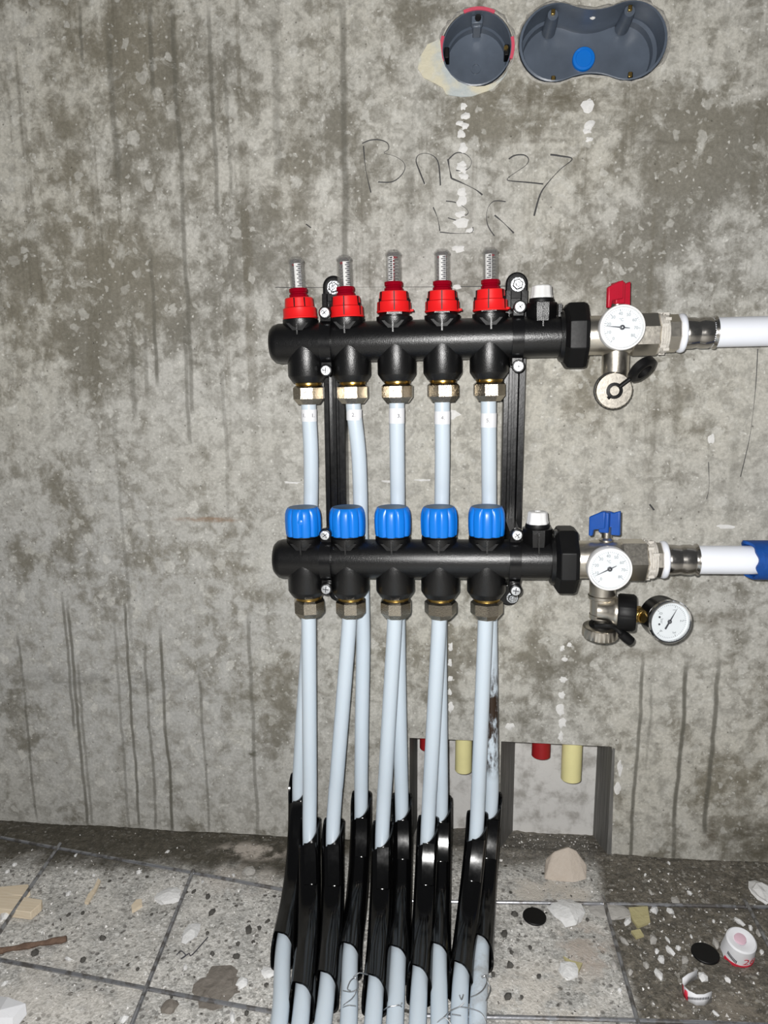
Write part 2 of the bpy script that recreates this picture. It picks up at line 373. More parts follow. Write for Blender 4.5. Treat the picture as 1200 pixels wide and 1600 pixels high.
def niche_side_material():
    g = G('niche_formwork_shaded')  # smooth formwork sides, with the shade of grazing light put into their colour
    st = g.N.new('ShaderNodeMapping'); g.L.new(g.pos(), st.inputs[0]); st.inputs['Scale'].default_value = (1,2,0.12)
    n = g.noise(90, 5, 0.65, st.outputs[0])
    g.p(color=g.ramp(n, [(0.3,(0.10,0.10,0.095)),(0.55,(0.19,0.185,0.175)),(0.72,(0.33,0.32,0.31))]), rough=0.7, spec=0.3); g.bump(n, 0.4, 0.001); return g.m
M['niche_side'] = niche_side_material()

# ------------------------------------------------------------------ setting: wall with two niches and two box holes
NA = (0.111, 0.2, 0.150); NB = (0.2276, 0.3665, 0.1505)      # niche x0, x1, top
ND = 0.085
WX0, WX1, WZ0, WZ1 = -1.5, 1.9, -0.06, 1.75
RB = at(745, 76); RB_R = 0.0375                              # round wall box
DB0 = at(868, 67); DB1 = at(984, 64); DB_R = 0.0385          # double wall box, the two lobes
def circle(cx, cz, r, n=40): return [(cx+r*math.cos(2*PI*k/n), cz+r*math.sin(2*PI*k/n)) for k in range(n)]
def lobes(r, waist, n=26, grow=0.0):
    a = Vector((DB0.x, DB0.z)); b = Vector((DB1.x, DB1.z)); d = (b-a); L = d.length; u = d/L; w = Vector((-u.y, u.x))
    r += grow; pts = []
    th = math.radians(48)
    for k in range(n): t = PI/2+ (PI/2-th)*0 - (-(PI))*0; break
    def arc(c, t0, t1, m): 
        for k in range(m+1):
            t = t0+(t1-t0)*k/m; q = c + (u*math.cos(t)+w*math.sin(t))*r; pts.append((q.x, q.y))
    arc(b, -PI+th+PI/2*0+ (PI/2-th)+ (th-PI/2)*0 - (PI/2-th)*1 + 0, PI-th, 26) if False else arc(b, -(PI-th-0.35), PI-th-0.35, 26)
    p0 = Vector(pts[-1]); mid = (a+b)/2 + w*(waist+grow)
    q0 = a + (u*math.cos(th+0.35)+w*math.sin(th+0.35))*r
    for k in range(1, 8):
        t = k/8; c = p0*(1-t)**2 + (mid*2-(p0+q0)/2)*2*t*(1-t) + q0*t*t; pts.append((c.x, c.y))
    arc(a, th+0.35, 2*PI-th-0.35, 26)
    p0 = Vector(pts[-1]); q0 = Vector(pts[0]); mid = (a+b)/2 - w*(waist+grow)
    for k in range(1, 8):
        t = k/8; c = p0*(1-t)**2 + (mid*2-(p0+q0)/2)*2*t*(1-t) + q0*t*t; pts.append((c.x, c.y))
    return pts
def build_wall():
    outer = [(WX0,WZ0),(NA[0],WZ0),(NA[0],NA[2]),(NA[1],NA[2]),(NA[1],WZ0),(NB[0],WZ0),(NB[0],NB[2]),(NB[1]-0.002,NB[2]-0.001),(NB[1],NB[2]-0.01),(NB[1]+0.001,0.012),(NB[1]+0.006,0.0),(NB[1]+0.012,WZ0),(WX1,WZ0),(WX1,WZ1),(WX0,WZ1)]
    loops = [outer, circle(RB.x, RB.z, RB_R+0.0012), lobes(DB_R, 0.031, grow=0.0012)]
    bm = bmesh.new(); E = []
    for lp in loops:
        vs = [bm.verts.new((x, 0, z)) for x, z in lp]
        for i in range(len(vs)): E.append(bm.edges.new((vs[i], vs[(i+1) % len(vs)])))
    bmesh.ops.triangle_fill(bm, use_beauty=True, use_dissolve=False, edges=E)
    for f in bm.faces:
        f.normal_update()
        if f.normal.y > 0: f.normal_flip()
    # short reveal into the thickness of the wall around every edge of the holes
    for e in [e for e in bm.edges if len(e.link_faces) == 1]:
        a, b = e.verts
        if min(a.co.z, b.co.z) < WZ0+1e-4 or max(a.co.z, b.co.z) > 1.7 or abs(a.co.x) > 1.45 and abs(b.co.x) > 1.45: continue
        if a.co.z > 0.5: 
            a2 = bm.verts.new((a.co.x, 0.06, a.co.z)); b2 = bm.verts.new((b.co.x, 0.06, b.co.z)); bm.faces.new((a, b, b2, a2))
    me = bpy.data.meshes.new('wall_back'); bm.to_mesh(me); bm.free(); me.materials.append(M['wall'])
    w = struct(obj('wall_back', me)); tag(w, 'stained grey concrete wall with damp streaks and pencil writing', 'wall')
    # insides of the niches
    bB0 = at(803,1230,ND).x; bB1 = at(930,1230,ND).x
    for nm, (x0, x1, zt), (u0, u1) in (('niche', NA, (NA[0]+0.006, NA[1]-0.006)), ('niche', NB, (bB0, bB1))):
        m = MB(); m.add([(u0,ND,WZ0),(u1,ND,WZ0),(u1,ND,zt),(u0,ND,zt)], [(0,1,2,3)])
        m.add([(x0,0,zt),(x1,0,zt),(u1,ND,zt),(u0,ND,zt)], [(0,1,2,3)])
        n = part('niche_back', m, M['niche'], w, smooth=0)
        m = MB(); m.add([(x0,0,WZ0),(x0,0,zt),(u0,ND,zt),(u0,ND,WZ0)], [(0,1,2,3)]); m.add([(x1,0,WZ0),(x1,0,zt),(u1,ND,zt),(u1,ND,WZ0)], [(0,1,2,3)])
        if zt == NB[2]: m.add([(x1-0.001,-0.001,WZ0),(x1+0.006,-0.001,WZ0),(x1+0.002,-0.001,zt-0.003),(x1-0.001,-0.001,zt-0.002)], [(0,1,2,3)])
        part('niche_side', m, M['niche_side'], w, smooth=0)
    return w
wall = build_wall()

# ------------------------------------------------------------------ setting: rough floor
def floor_z(x, y):
    z = 0.0012*math.sin(37*x+3*math.sin(21*y))*math.cos(41*y+1.3*math.sin(17*x)) + 0.0006*math.sin(97*x+1.1)*math.sin(88*y)
    if y > 0.0: z -= 0.030*min(1.0, y/ND)**0.9
    elif y > -0.06 and 0.22 < x < 0.36: z -= 0.003*(1+y/0.06)
    return z
def floor_material():
    g = G('rough_screed'); P = g.pos(); X, Y, Z = g.xyz(P)
    def blob(px, py, rx, ry, k):
        c = on_floor(px, py); d = g.vec('LENGTH', g.vec('MULTIPLY', g.vec('SUBTRACT', P, (c.x, c.y, 0)), (1/rx, 1/ry, 0)), (0,0,0))
        return g.ss(d, 1.3, 0.5, 0.0, k)
    mid = g.noise(22, 9, 0.68); sm = g.noise(85, 8, 0.72); fine = g.noise(420, 4, 0.7)
    grain = g.voronoi(260, 'Color'); gx = g.xyz(grain)[0]; gr2 = g.xyz(g.voronoi(520,'Color')); gr3 = g.xyz(g.voronoi(150,'Color')); d3_ = g.voronoi(150,'Distance')
    base = g.mix(g.ss(mid, 0.35, 0.65), (0.54,0.53,0.505), (0.78,0.76,0.72))
    base = g.mix(g.ss(sm, 0.52, 0.66, 0, 0.75), base, (0.88,0.87,0.84))
    base = g.mix(g.ss(gx, 0.7, 1.0, 0, 0.45), base, (0.12,0.115,0.105))
    base = g.mix(g.math('MULTIPLY', g.ss(g.voronoi(95,'Distance'), 0.30, 0.16), g.math('GREATER_THAN', g.xyz(g.voronoi(95,'Color'))[1], 0.84)), base, (0.10,0.095,0.085))
    base = g.mix(g.math('MULTIPLY', g.ss(d3_, 0.42, 0.30), g.ss(gr3[0], 0.72, 0.80, 0, 0.8)), base, (0.86,0.85,0.82))
    base = g.mix(g.math('MULTIPLY', g.ss(d3_, 0.42, 0.30), g.ss(gr3[1], 0.78, 0.84, 0, 0.75)), base, (0.16,0.15,0.14))
    base = g.mix(1.0, base, g.mix(gr2[0], (0.68,0.68,0.67), (1.2,1.2,1.2)), 'MULTIPLY')
    rag = g.math('MULTIPLY', g.math('SUBTRACT', g.noise(14, 6, 0.68), 0.5), 1.3)
    # damp soil-dark fields: along the wall on the left, over the right half
    d1 = g.math('MULTIPLY', g.ss(g.math('ADD', Y, g.math('MULTIPLY', rag, 0.09)), -0.100, -0.055), g.ss(X, 0.03, -0.03))
    d1 = g.math('MAXIMUM', d1, g.math('MULTIPLY', g.ss(g.math('ADD', Y, g.math('MULTIPLY', rag, 0.05)), -0.045, -0.015), g.ss(X, 0.12, 0.05)))
    d2 = g.math('MULTIPLY', g.ss(g.math('ADD', X, g.math('MULTIPLY', rag, 0.035)), 0.335, 0.355), g.ss(g.math('ADD', Y, g.math('MULTIPLY', rag, 0.03)), -0.30, -0.26))
    d3 = g.math('MULTIPLY', g.ss(g.math('ADD', Y, g.math('MULTIPLY', rag, 0.06)), -0.050, -0.002), g.ss(X, 0.10, 0.14, 0, 0.9))
    dark = g.math('MAXIMUM', g.math('MAXIMUM', d1, d2), d3)
    soil = g.mix(g.ss(sm, 0.35, 0.7), (0.080,0.070,0.052), (0.23,0.203,0.16))
    soil = g.mix(g.ss(gx, 0.86, 0.97, 0, 0.7), soil, (0.42,0.40,0.36)); soil = g.mix(1.0, soil, g.mix(gr2[1], (0.6,0.6,0.6), (1.25,1.25,1.25)), 'MULTIPLY')
    c = g.mix(g.math('MULTIPLY', dark, 0.92), base, soil)
    c = g.mix(g.math('MULTIPLY', d1, 0.55), c, (0.05,0.045,0.031))
    for (px,py,rx,ry,k,col) in [(860,1395,.055,.028,.9,(.70,.65,.58)),(915,1482,.030,.042,.9,(.55,.48,.42)),(850,1560,.06,.05,.6,(.72,.67,.60)),(395,1330,.05,.018,.75,(.70,.63,.56)),(90,1540,.10,.05,.5,(.72,.68,.62)),(240,1440,.10,.05,.3,(.7,.67,.62)),(380,1375,.05,.03,.5,(.68,.62,.56)),(1180,1590,.07,.03,.6,(.33,.29,.24))]:
        c = g.mix(g.math('MULTIPLY', blob(px,py,rx,ry,k), g.ss(mid, 0.42, 0.54)), c, col)
    g.p(color=c, rough=0.85, spec=0.25)
    g.bump(g.math('ADD', g.math('MULTIPLY', sm, 1.0), g.math('MULTIPLY', fine, 0.5)), 0.9, 0.003)
    return g.m
M['floor'] = floor_material()
def build_floor():
    xs = np.concatenate([np.linspace(-1.5,-0.62,12), np.arange(-0.6,0.72,0.006), np.linspace(0.75,1.9,12)])
    ys = np.concatenate([np.linspace(-1.6,-0.44,14), np.arange(-0.42,0.10,0.006)])
    v = []; f = []
    nz = rng.normal(0, 0.00035, (len(xs), len(ys)))
    for i, x in enumerate(xs):
        for j, y in enumerate(ys): v.append((x, y, floor_z(x, y)+nz[i,j]))
    n = len(ys)
    for i in range(len(xs)-1):
        for j in range(n-1): f.append((i*n+j, (i+1)*n+j, (i+1)*n+j+1, i*n+j+1))
    m = MB(); m.add(v, f); o = struct(part('floor', m, M['floor'], smooth=180)); tag(o, 'rough grey screed floor with damp soil and crumbs', 'floor'); return o
floor = build_floor()

# ------------------------------------------------------------------ wall details: pencil, plaster dabs
def stroke(pts, r=0.00045, sub=5):
    P = spline([tuple(at(px, py, -0.0001)) for px, py in pts], sub) if len(pts) > 2 else [at(*pts[0], -0.0001), at(*pts[1], -0.0001)]
    n = len(P); ribbon = MB().tube(P, lambda t: r*(0.75+0.35*math.sin(7*t+1)), 6)
    ribbon.v = [(q[0], -0.0001+(q[1]+0.0001)*0.35, q[2]) for q in ribbon.v]; return ribbon
def Z8(*a): return [(540+x/3.158, 190+y/3.158) for x, y in a]
writing = MB()
for s, r in [(Z8((88,120),(100,240),(125,350)),.55),(Z8((82,108),(120,92),(165,90),(205,105),(213,135),(190,155),(240,170),(285,200),(292,235),(265,275),(225,298),(160,298)),.5),
          (Z8((390,308),(365,245),(348,195),(360,165),(400,157),(440,175),(460,215),(468,315)),.6),
          (Z8((505,185),(512,230),(522,280)),.75),(Z8((505,190),(545,155),(590,160),(620,190),(612,225),(580,243),(545,240)),.5),(Z8((522,280),(580,305),(640,335),(675,362)),.7),
          (Z8((805,185),(835,167),(880,165),(903,185),(890,215),(840,250),(800,280),(810,292),(900,300),(975,308)),.6),
          (Z8((1010,163),(1060,170),(1118,185),(1060,235),(1000,300),(960,360),(930,465)),.75),
          (Z8((432,422),(455,480),(465,540)),.5),(Z8((495,392),(545,400),(595,430),(603,455),(570,470)),.5),(Z8((505,475),(545,487)),.45),(Z8((465,545),(540,552),(620,548),(628,520)),.45),
          (Z8((735,565),(705,520),(695,470),(705,420),(735,392),(790,395)),.5),(Z8((735,462),(780,500),(830,550)),.7)]:
    q = stroke(s, r*0.0012); writing.add(q.v, q.f)
part('pencil_writing', writing, M['pencil'], wall, label='handwritten pencil letters and the number 27 on bare concrete')
for pts, r in [([(430,449),(470,449.5),(530,449),(600,448.5),(700,448),(795,447)],.0004),([(1184,545),(1181,600),(1176,650),(1170,690),(1157,745)],.00045),([(1107,722),(1108,760),(1104,780)],.0004),([(478,350),(486,356)],.0006),([(1015,788),(1022,797)],.0009)]:
    part('scratch_line', stroke(pts, r), M['pencil'], wall)
def dab_mat():
    g = G('white_plaster'); g.p(color=g.mix(g.noise(200,4), (0.62,0.61,0.59), (0.86,0.855,0.84)), rough=0.8); g.bump(g.noise(400,4), 0.7, 0.001); return g.m
M['plaster'] = dab_mat()
for px, py, rx, rz in [(724,166,5,5),(727,181,7,5),(719,193,5,4),(727,197,6,5),(722,210,6,6),(724,231,7,6),(721,258,6,5),(722,264,8,6),(724,275,7,5),(721,300,8,5),(722,316,8,8),(720,335,8,5),(722,347,11,7),(716,389,10,5),(734,360,7,4),(921,164,10,9),(920,196,8,7),(918,205,6,4),(921,218,6,4),(879,1013,4,5),(881,1030,5,4),(880,1062,6,5),(878,1085,5,6),(876,1110,7,10),(878,1130,7,9),(876,1150,5,8),(968,1200,4,13),(965,1232,5,11),(704,1010,4,8),(703,1035,4,7),(703,1060,4,6),(702,1082,5,6),(704,1105,5,9),(1112,685,5,8),(1135,823,18,3),(890,1008,4,4),(796,1135,8,6),(797,935,9,7),(612,640,4,9),(700,648,16,7),(845,822,8,4),(456,754,14,2),(610,752,14,2),(715,448,6,4),(660,750,12,2)]:
    c = at(px, py, 0); s = 1/1300.0
    m = MB().ico((0,0,0), 1, 2, 0.38, (rx*s, 0.0011, rz*s))
    part('plaster_dab', m, M['plaster'], wall, loc=(c.x, 0.0002, c.z))

# ------------------------------------------------------------------ wall boxes
def cup(poly_out, poly_in, c, d0, d1):
    """a box pressed into the wall: rim at y=d0, floor at y=d1"""
    n = len(poly_out); m = MB(); v = []
    def scale(poly, k): return [((x-c[0])*k+c[0], (z-c[1])*k+c[1]) for x, z in poly]
    rings = [(poly_out, d0-0.001), (scale(poly_out,0.965), d0-0.0015), (scale(poly_in,1.0), d1*0.70), (scale(poly_in,0.95), d1*0.76), (scale(poly_in,0.94), d1)]
    for poly, y in rings: v += [(x-c[0], y, z-c[1]) for x, z in poly]
    f = []
    for i in range(4):
        for k in range(n): f.append((i*n+k, i*n+(k+1) % n, (i+1)*n+(k+1) % n, (i+1)*n+k))
    f.append(tuple(4*n+k for k in range(n)))
    return m.add(v, f)
t = thing('round_wall_box', 'round dark grey plastic wall box with red rim marks set in concrete', 'wall box', (RB.x, 0, RB.z))
part('cup', cup(circle(RB.x,RB.z,RB_R), circle(RB.x,RB.z,RB_R*0.93), (RB.x,RB.z), 0, 0.042), M['box'], t, smooth=30)
m = MB().box((0,0.012,RB_R-0.006),(0.012,0.012,0.008)).box((0,0.024,RB_R-0.008),(0.009,0.026,0.008)); part('screw_lug', m, M['box'], t, bevel=0.001)
part('screw', MB().lathe([(0.0035,0.004),(0.0035,0.007)],'y',(0.001,0,RB_R-0.005),12), M['rubber'], t)
for a0, a1 in ((math.radians(62),math.radians(112)), (math.radians(160),math.radians(198)), (math.radians(-18),math.radians(14))):
    m = MB(); v=[]; n=10
    for k in range(n+1):
        a = a0+(a1-a0)*k/n
        for r, y in ((RB_R-0.0005,-0.0025),(RB_R+0.0028,-0.0025),(RB_R+0.0028,0.004),(RB_R-0.0005,0.004)): v.append((r*math.cos(a), y, r*math.sin(a)))
    f=[(k*4+j, k*4+(j+1)%4, (k+1)*4+(j+1)%4, (k+1)*4+j) for k in range(n) for j in range(4)]+[(0,1,2,3),(n*4,n*4+1,n*4+2,n*4+3)]
    part('rim_mark', m.add(v,f), M['pinktape'], t, label='pink red plastic rim segment')
for a in (0.05, PI-0.05): part('side_clip', MB().box(((RB_R-0.005)*math.cos(a),0.014,(RB_R-0.005)*math.sin(a)-0.002),(0.005,0.018,0.011)), M['rubber'], t, bevel=0.0008)
part('side_screw', MB().lathe([(0.0024,0.003),(0.0024,0.008)],'y',(RB_R-0.006,0,0.001),10), M['brass'], t)
part('drain_notch', MB().lathe([(0.003,0.036),(0.003,0.0405)],'y',(0,0,-RB_R*0.84),12), M['rubber'], t)
part('moulded_ring', MB().ring([(0.004,0.0405),(0.006,0.0405),(0.006,0.0425),(0.004,0.0425)],'y',(0,0,-0.004),20), M['box'], t)
DC = ((DB0.x+DB1.x)/2, (DB0.z+DB1.z)/2)
t = thing('double_wall_box', 'long double-lobed dark blue-grey plastic wall box with a blue plug', 'wall box', (DC[0], 0, DC[1]))
part('cup', cup(lobes(DB_R,0.031), lobes(DB_R*0.94,0.0285), DC, 0, 0.046), M['box'], t, smooth=30)
c = at(912, 92, 0.043)
part('blue_plug', MB().lathe([(0.0125,0.046),(0.0125,0.0425),(0.0118,0.0415),(0.009,0.0412),(0.0086,0.0418)],'y',(c.x-DC[0],0,c.z-DC[1]),28), M['blue'], t, label='round blue plug')
for px, py, big in ((864,20,1),(984,14,1),(864,124,0),(984,118,0)):
    q = at(px, py, 0.004); lx, lz = q.x-DC[0], q.z-DC[1]
    if big: part('screw_post', MB().lathe([(0.0075,0.044),(0.0065,0.012),(0.0055,0.004)],'y',(lx,0,lz-0.002),18), M['box'], t)
    part('brass_screw', MB().box((lx,0.0028,lz),(0.0042,0.004,0.0055)), M['brass'], t, bevel=0.0006)
for px, py in ((926,25),(984,20)):
    q = at(px, py, 0.015); part('white_paint_blob', MB().ico((q.x-DC[0],0.014,q.z-DC[1]),0.0042,2,0.2,(1,0.7,0.9)), M['plaster'], t)
# filler spread round the round box
def filler_mat():
    g = G('cream_filler'); n = g.noise(30,4)
    c = g.mix(g.ss(n,0.4,0.6), (0.62,0.58,0.44), (0.46,0.50,0.50)); c = g.mix(g.ss(g.noise(120,4),0.55,0.7,0,.5), c, (0.72,0.69,0.6))
    g.p(color=c, rough=0.7); g.bump(g.noise(150,4), 0.6, 0.002); return g.m
M['filler'] = filler_mat()
outl = [(686,62),(668,70),(655,92),(653,108),(662,122),(680,131),(692,138),(697,148),(706,150),(722,152),(738,151),(752,146),(770,140),(782,128),(790,118)]
inn = [(794,110),(786,122),(772,131),(757,136),(745,137),(730,135),(716,129),(705,119),(696,106),(691,92),(689,76),(688,66)]
m = MB(); base = outl+inn; v=[]
for dx in (0.0005,-0.0028):
    for i,(px,py) in enumerate(base):
        q = at(px,py,0); v.append((q.x-RB.x, dx if dx>0 else (-0.0012 if i<len(outl) else -0.0032), q.z-RB.z))
n=len(base); m.add(v,[tuple(range(n,2*n))]+[(k,(k+1)%n,n+(k+1)%n,n+k) for k in range(n)])
tag(part('filler_patch', m, M['filler'], loc=(RB.x,0,RB.z), smooth=50), 'cream filler smeared around lower left of round wall box', 'filler')
# ragged mortar rim round both boxes
M['rim'] = plastic('grey_mortar', (0.40,0.385,0.35), 0.8, 0.6, 160, 0.7, 0.3, 400, 0.0015)
def rim(poly, c, w, name, label):
    n=len(poly); v=[]
    for i,(x,z) in enumerate(poly):
        d = Vector((x-c[0], z-c[1])).normalized(); k = w*(0.5+0.9*random.random())
        v += [(x-c[0]+d.x*0.0006, 0.001, z-c[1]+d.y*0.0006), (x-c[0]+d.x*k*0.4, -0.0018*random.uniform(.5,1.2), z-c[1]+d.y*k*0.4), (x-c[0]+d.x*k, 0.0004, z-c[1]+d.y*k)]
    f=[]
    for k in range(n):
        k2=(k+1)%n
        for j in range(2): f.append((k*3+j,k2*3+j,k2*3+j+1,k*3+j+1))
    o = part(name, MB().add(v,f), M['rim'], wall, loc=(c[0],0,c[1]), smooth=60); return o
rim(lobes(DB_R,0.031), DC, 0.0042, 'mortar_rim', '')
rim(circle(RB.x,RB.z,RB_R+0.001,60), (RB.x,RB.z), 0.004, 'mortar_rim', '')

# ------------------------------------------------------------------ conduits in the niches
def conduit(px, py, y, r, mat, label, name):
    c = at(px, py, y); L = 0.22-c.z
    m = MB().ring([(r,0.0),(r,L),(r-0.0018,L),(r-0.0018,0.0)],'z',(0,0,0),28).lathe([(r*0.9,0.004),(r*0.9,0.006)],'z',(0,0,0),24)
    tag(part(name, m, mat, loc=(c.x, y, c.z)), label, 'conduit')
conduit(845,1180,0.042,0.0122,M['conduit_red'],'short dark red conduit stub hanging in right-hand niche','conduit_stub')
conduit(892,1216,0.036,0.0132,M['conduit_yellow'],'pale yellow conduit stub hanging in right-hand niche','conduit_stub')
conduit(724,1203,0.036,0.0112,M['conduit_yellow'],'pale yellow conduit stub in left niche behind the pipes','conduit_stub')
conduit(668,1168,0.042,0.0105,M['conduit_red'],'dark red conduit stub in left niche mostly hidden by pipe','conduit_stub')

# ------------------------------------------------------------------ manifolds
TILT = -0.0155
U0 = Vector((0, -0.065, 0.6438)); L0 = Vector((0, -0.095, 0.4085))
CAPDX = [-.0042,-.0030,-.0015,0.0002,0.0012]; NUTDX = [.0022,.0015,.0008,.0004,.0004]
BAR_R = 0.0215
def octnut(name_, r, z0, z1, n=8, cham=0.004, rb=None):
    rb = rb or r*0.80
    return MB().lathe([(r*0.86,z1),(r,z1-cham*0.6),(r,z0+cham*1.7),(rb,z0)],'z',(0,0,0),n,a0=PI/n)
def bar_mesh(x0, x1):
    prof = [(0.0,x0),(0.010,x0+0.0002),(0.0165,x0+0.0018),(0.0200,x0+0.0055),(BAR_R,x0+0.011),(BAR_R,x1)]
    return MB().lathe(prof,'x',(0,0,0),48,caps=False).lathe([(BAR_R,x1-0.001),(BAR_R*0.9,x1)],'x',(0,0,0),48)
COLLAR = MB().lathe([(0.0150,0.008),(0.0172,0.0155),(0.0192,0.0200),(0.0192,0.0250),(0.0165,0.0258),(0.0165,0.027)],'z',(0,0,0),40).box((0,-0.0178,0.0165),(0.0016,0.0045,0.016)).mesh('port_collar', M['black'])
RIBV = [(-0.012,0.0205),(0.012,0.0205),(0.0015,0.0085),(-0.0015,0.0085)]
GUSSET = MB().prism(RIBV,-0.0172,-0.010,'y').mesh('gusset', M['rubber'])
OUTLET = MB().lathe([(0.0195,0.004),(0.0210,-0.004),(0.0210,-0.0352),(0.0203,-0.0368),(0.0163,-0.0426),(0.0150,-0.0432)],'z',(0,0,0),40).mesh('outlet', M['black'], 24)
BRASS = MB().lathe([(0.0140,-0.0405),(0.0146,-0.0430),(0.0146,-0.0450),(0.0138,-0.0455),(0.0146,-0.0470),(0.0140,-0.0490)],'z',(0,0,0),36).mesh('brass_ring', M['brass'])
NUT = octnut('nut', 0.0178, -0.0665, -0.0462, 8, 0.0036, 0.0128).mesh('compression_nut', M['nickel_nut'], 20)
VENT_BASE = MB().lathe([(0.0150,0.012),(0.0158,0.0190),(0.0166,0.0230),(0.0166,0.0345),(0.0145,0.0352)],'z',(0,0,0),8,a0=PI/8).box((0,-0.0165,0.020),(0.0014,0.005,0.022)).box((0.0185,-0.004,0.026),(0.0035,0.008,0.014)).mesh('vent_base', M['black'], 25)
VENT_COLLAR = MB().lathe([(0.0125,0.034),(0.0132,0.0365),(0.0125,0.0395)],'z',(0,0,0),28).mesh('vent_collar', M['rubber'])
VENT_KNOB = MB().lathe([(0.0112,0.0390),(0.0116,0.0410),(0.0108,0.0430),(0.0100,0.0515),(0.0088,0.0525),(0.0034,0.0527),(0.0030,0.0505)],'z',(0,0,0),48,rmod=lambda a,h: 1+0.035*math.cos(8*a)).mesh('vent_knob', M['white'])
def union_nut(root, x0, x1, r):
    m = MB().lathe([(r*0.82,x0),(r*0.985,x0+0.004),(r,x0+0.006),(r,x1-0.005),(r*0.95,x1-0.001),(r*0.62,x1)],'x',(0,0,0),8,a0=PI/8)
    o = part('union_nut', m, M['rubber'], root, smooth=20, bevel=0.0008)
    m = MB().lathe([(r*0.70,x0-0.004),(r*0.75,x0+0.001)],'x',(0,0,0),36); part('union_collar', m, M['black'], root)
def manifold(root, x0, x1, kind):
    part('bar', bar_mesh(x0, x1), M['black'], root)
    for i in range(5):
        x = 0.05*i; cdx = CAPDX[i] if kind == 'supply' else [0,-.001,-.001,-.0005,0.0005][i]; ndx = NUTDX[i] if kind == 'supply' else [.003,.0005,.001,.0005,.0010][i]
        obj('port_collar', COLLAR, root, (x+cdx, 0, 0)); obj('port_gusset', GUSSET, root, (x+cdx, 0, 0))
        obj('outlet', OUTLET, root, (x+ndx*0.5, 0, 0)); obj('brass_ring', BRASS, root, (x+ndx, 0, 0), label='thin brass ring above the compression nut')
        obj('compression_nut', NUT, root, (x+ndx, 0, 0), (0,0,[.05,.0,-.06,.16,.1][i] if kind=='supply' else [.25,.1,0,.38,.38][i]), label='nickel-plated compression nut')
    obj('vent_base', VENT_BASE, root, (0.2545,0,0)); k = obj('vent_knob', VENT_KNOB, root, (0.2545,0,0), label='small white vent knob'); obj('vent_collar', VENT_COLLAR, k)
    union_nut(root, 0.277, 0.3015, 0.0362) if kind == 'supply' else union_nut(root, 0.272, 0.296, 0.0372)

sup = thing('supply_manifold', 'upper black plastic manifold with five red-capped flow meters', 'manifold', U0, (0,TILT,0))
manifold(sup, -0.039, 0.279, 'supply')
ret = thing('return_manifold', 'lower black plastic manifold with five blue valve caps', 'manifold', L0, (0,TILT,0))
manifold(ret, -0.035, 0.274, 'return')
# flow meters
def notch(a, h): return 1.0
m = MB().lathe([(0.0185,0.0),(0.0190,0.0012),(0.0184,0.0024),(0.0180,0.0110),(0.0168,0.0116),(0.0160,0.0122),(0.0152,0.0212),(0.0144,0.0220),(0.0100,0.0222)],'z',(0,0,0),48)
REDCAP = m.mesh('flow_meter', M['red'], 30)
SLOT = MB().box((0,0,0),(0.0011,0.0016,0.0135)).mesh('cap_slot', M['rubber'])
NUB = MB().box((0.0195,0,0.0018),(0.004,0.004,0.0022)).mesh('cap_nub', M['red'])
SIGHT_BASE = MB().lathe([(0.0100,0.0220),(0.0100,0.0255),(0.0088,0.0262),(0.0088,0.0275),(0.0098,0.0282),(0.0098,0.0318),(0.0085,0.0322)],'z',(0,0,0),32).mesh('sight_base', M['clearred'])
TUBE = MB().ring([(0.0082,0.0318),(0.0082,0.0615),(0.0072,0.0628),(0.0060,0.0632),(0.0060,0.0622),(0.0071,0.0610),(0.0071,0.0318)],'z',(0,0,0),32).lathe([(0.0060,0.0626),(0.0056,0.0645),(0.0030,0.0650)],'z',(0,0,0),24).ring([(0.0082,0.0590),(0.0088,0.0595),(0.0088,0.0605),(0.0082,0.0610)],'z',(0,0,0),28).mesh('sight_tube', M['clear'])
FLOAT = MB().lathe([(0.0045,0.0555),(0.0048,0.0562),(0.0048,0.0575),(0.0020,0.0580)],'z',(0,0,0),20).lathe([(0.0012,0.024),(0.0012,0.056)],'z',(0,0,0),10).mesh('float', M['clearred'])
def coil():
    P=[(0.0050*math.cos(t), 0.0050*math.sin(t), 0.0325+0.023*t/(2*PI*7)) for t in np.linspace(0,2*PI*7,110)]
    return MB().tube(P,0.00045,6).mesh('spring', M['zinc'])
SPRING = coil()
STRIP = MB()
for k in range(6):
    a0=-0.55+1.1*k/6; a1=a0+1.1/6
    STRIP.add([(0.0068*math.sin(a0),-0.0068*math.cos(a0),0.0325),(0.0068*math.sin(a1),-0.0068*math.cos(a1),0.0325),(0.0068*math.sin(a1),-0.0068*math.cos(a1),0.0575),(0.0068*math.sin(a0),-0.0068*math.cos(a0),0.0575)],[(0,1,2,3)])
STRIP = STRIP.mesh('scale_strip', M['white'], 60)
TICKS = MB()
for k in range(12):
    z = 0.0340+0.0020*k; w = 0.0046 if k % 2 == 0 else 0.0024
    TICKS.box((0.0016-w*0.15,-0.00685,z),(w,0.0004,0.0010))
    if k % 2: TICKS.box((0.0022,-0.0068,z),(0.0020,0.0004,0.0017))
TICKS = TICKS.mesh('scale_ticks', M['ink'])
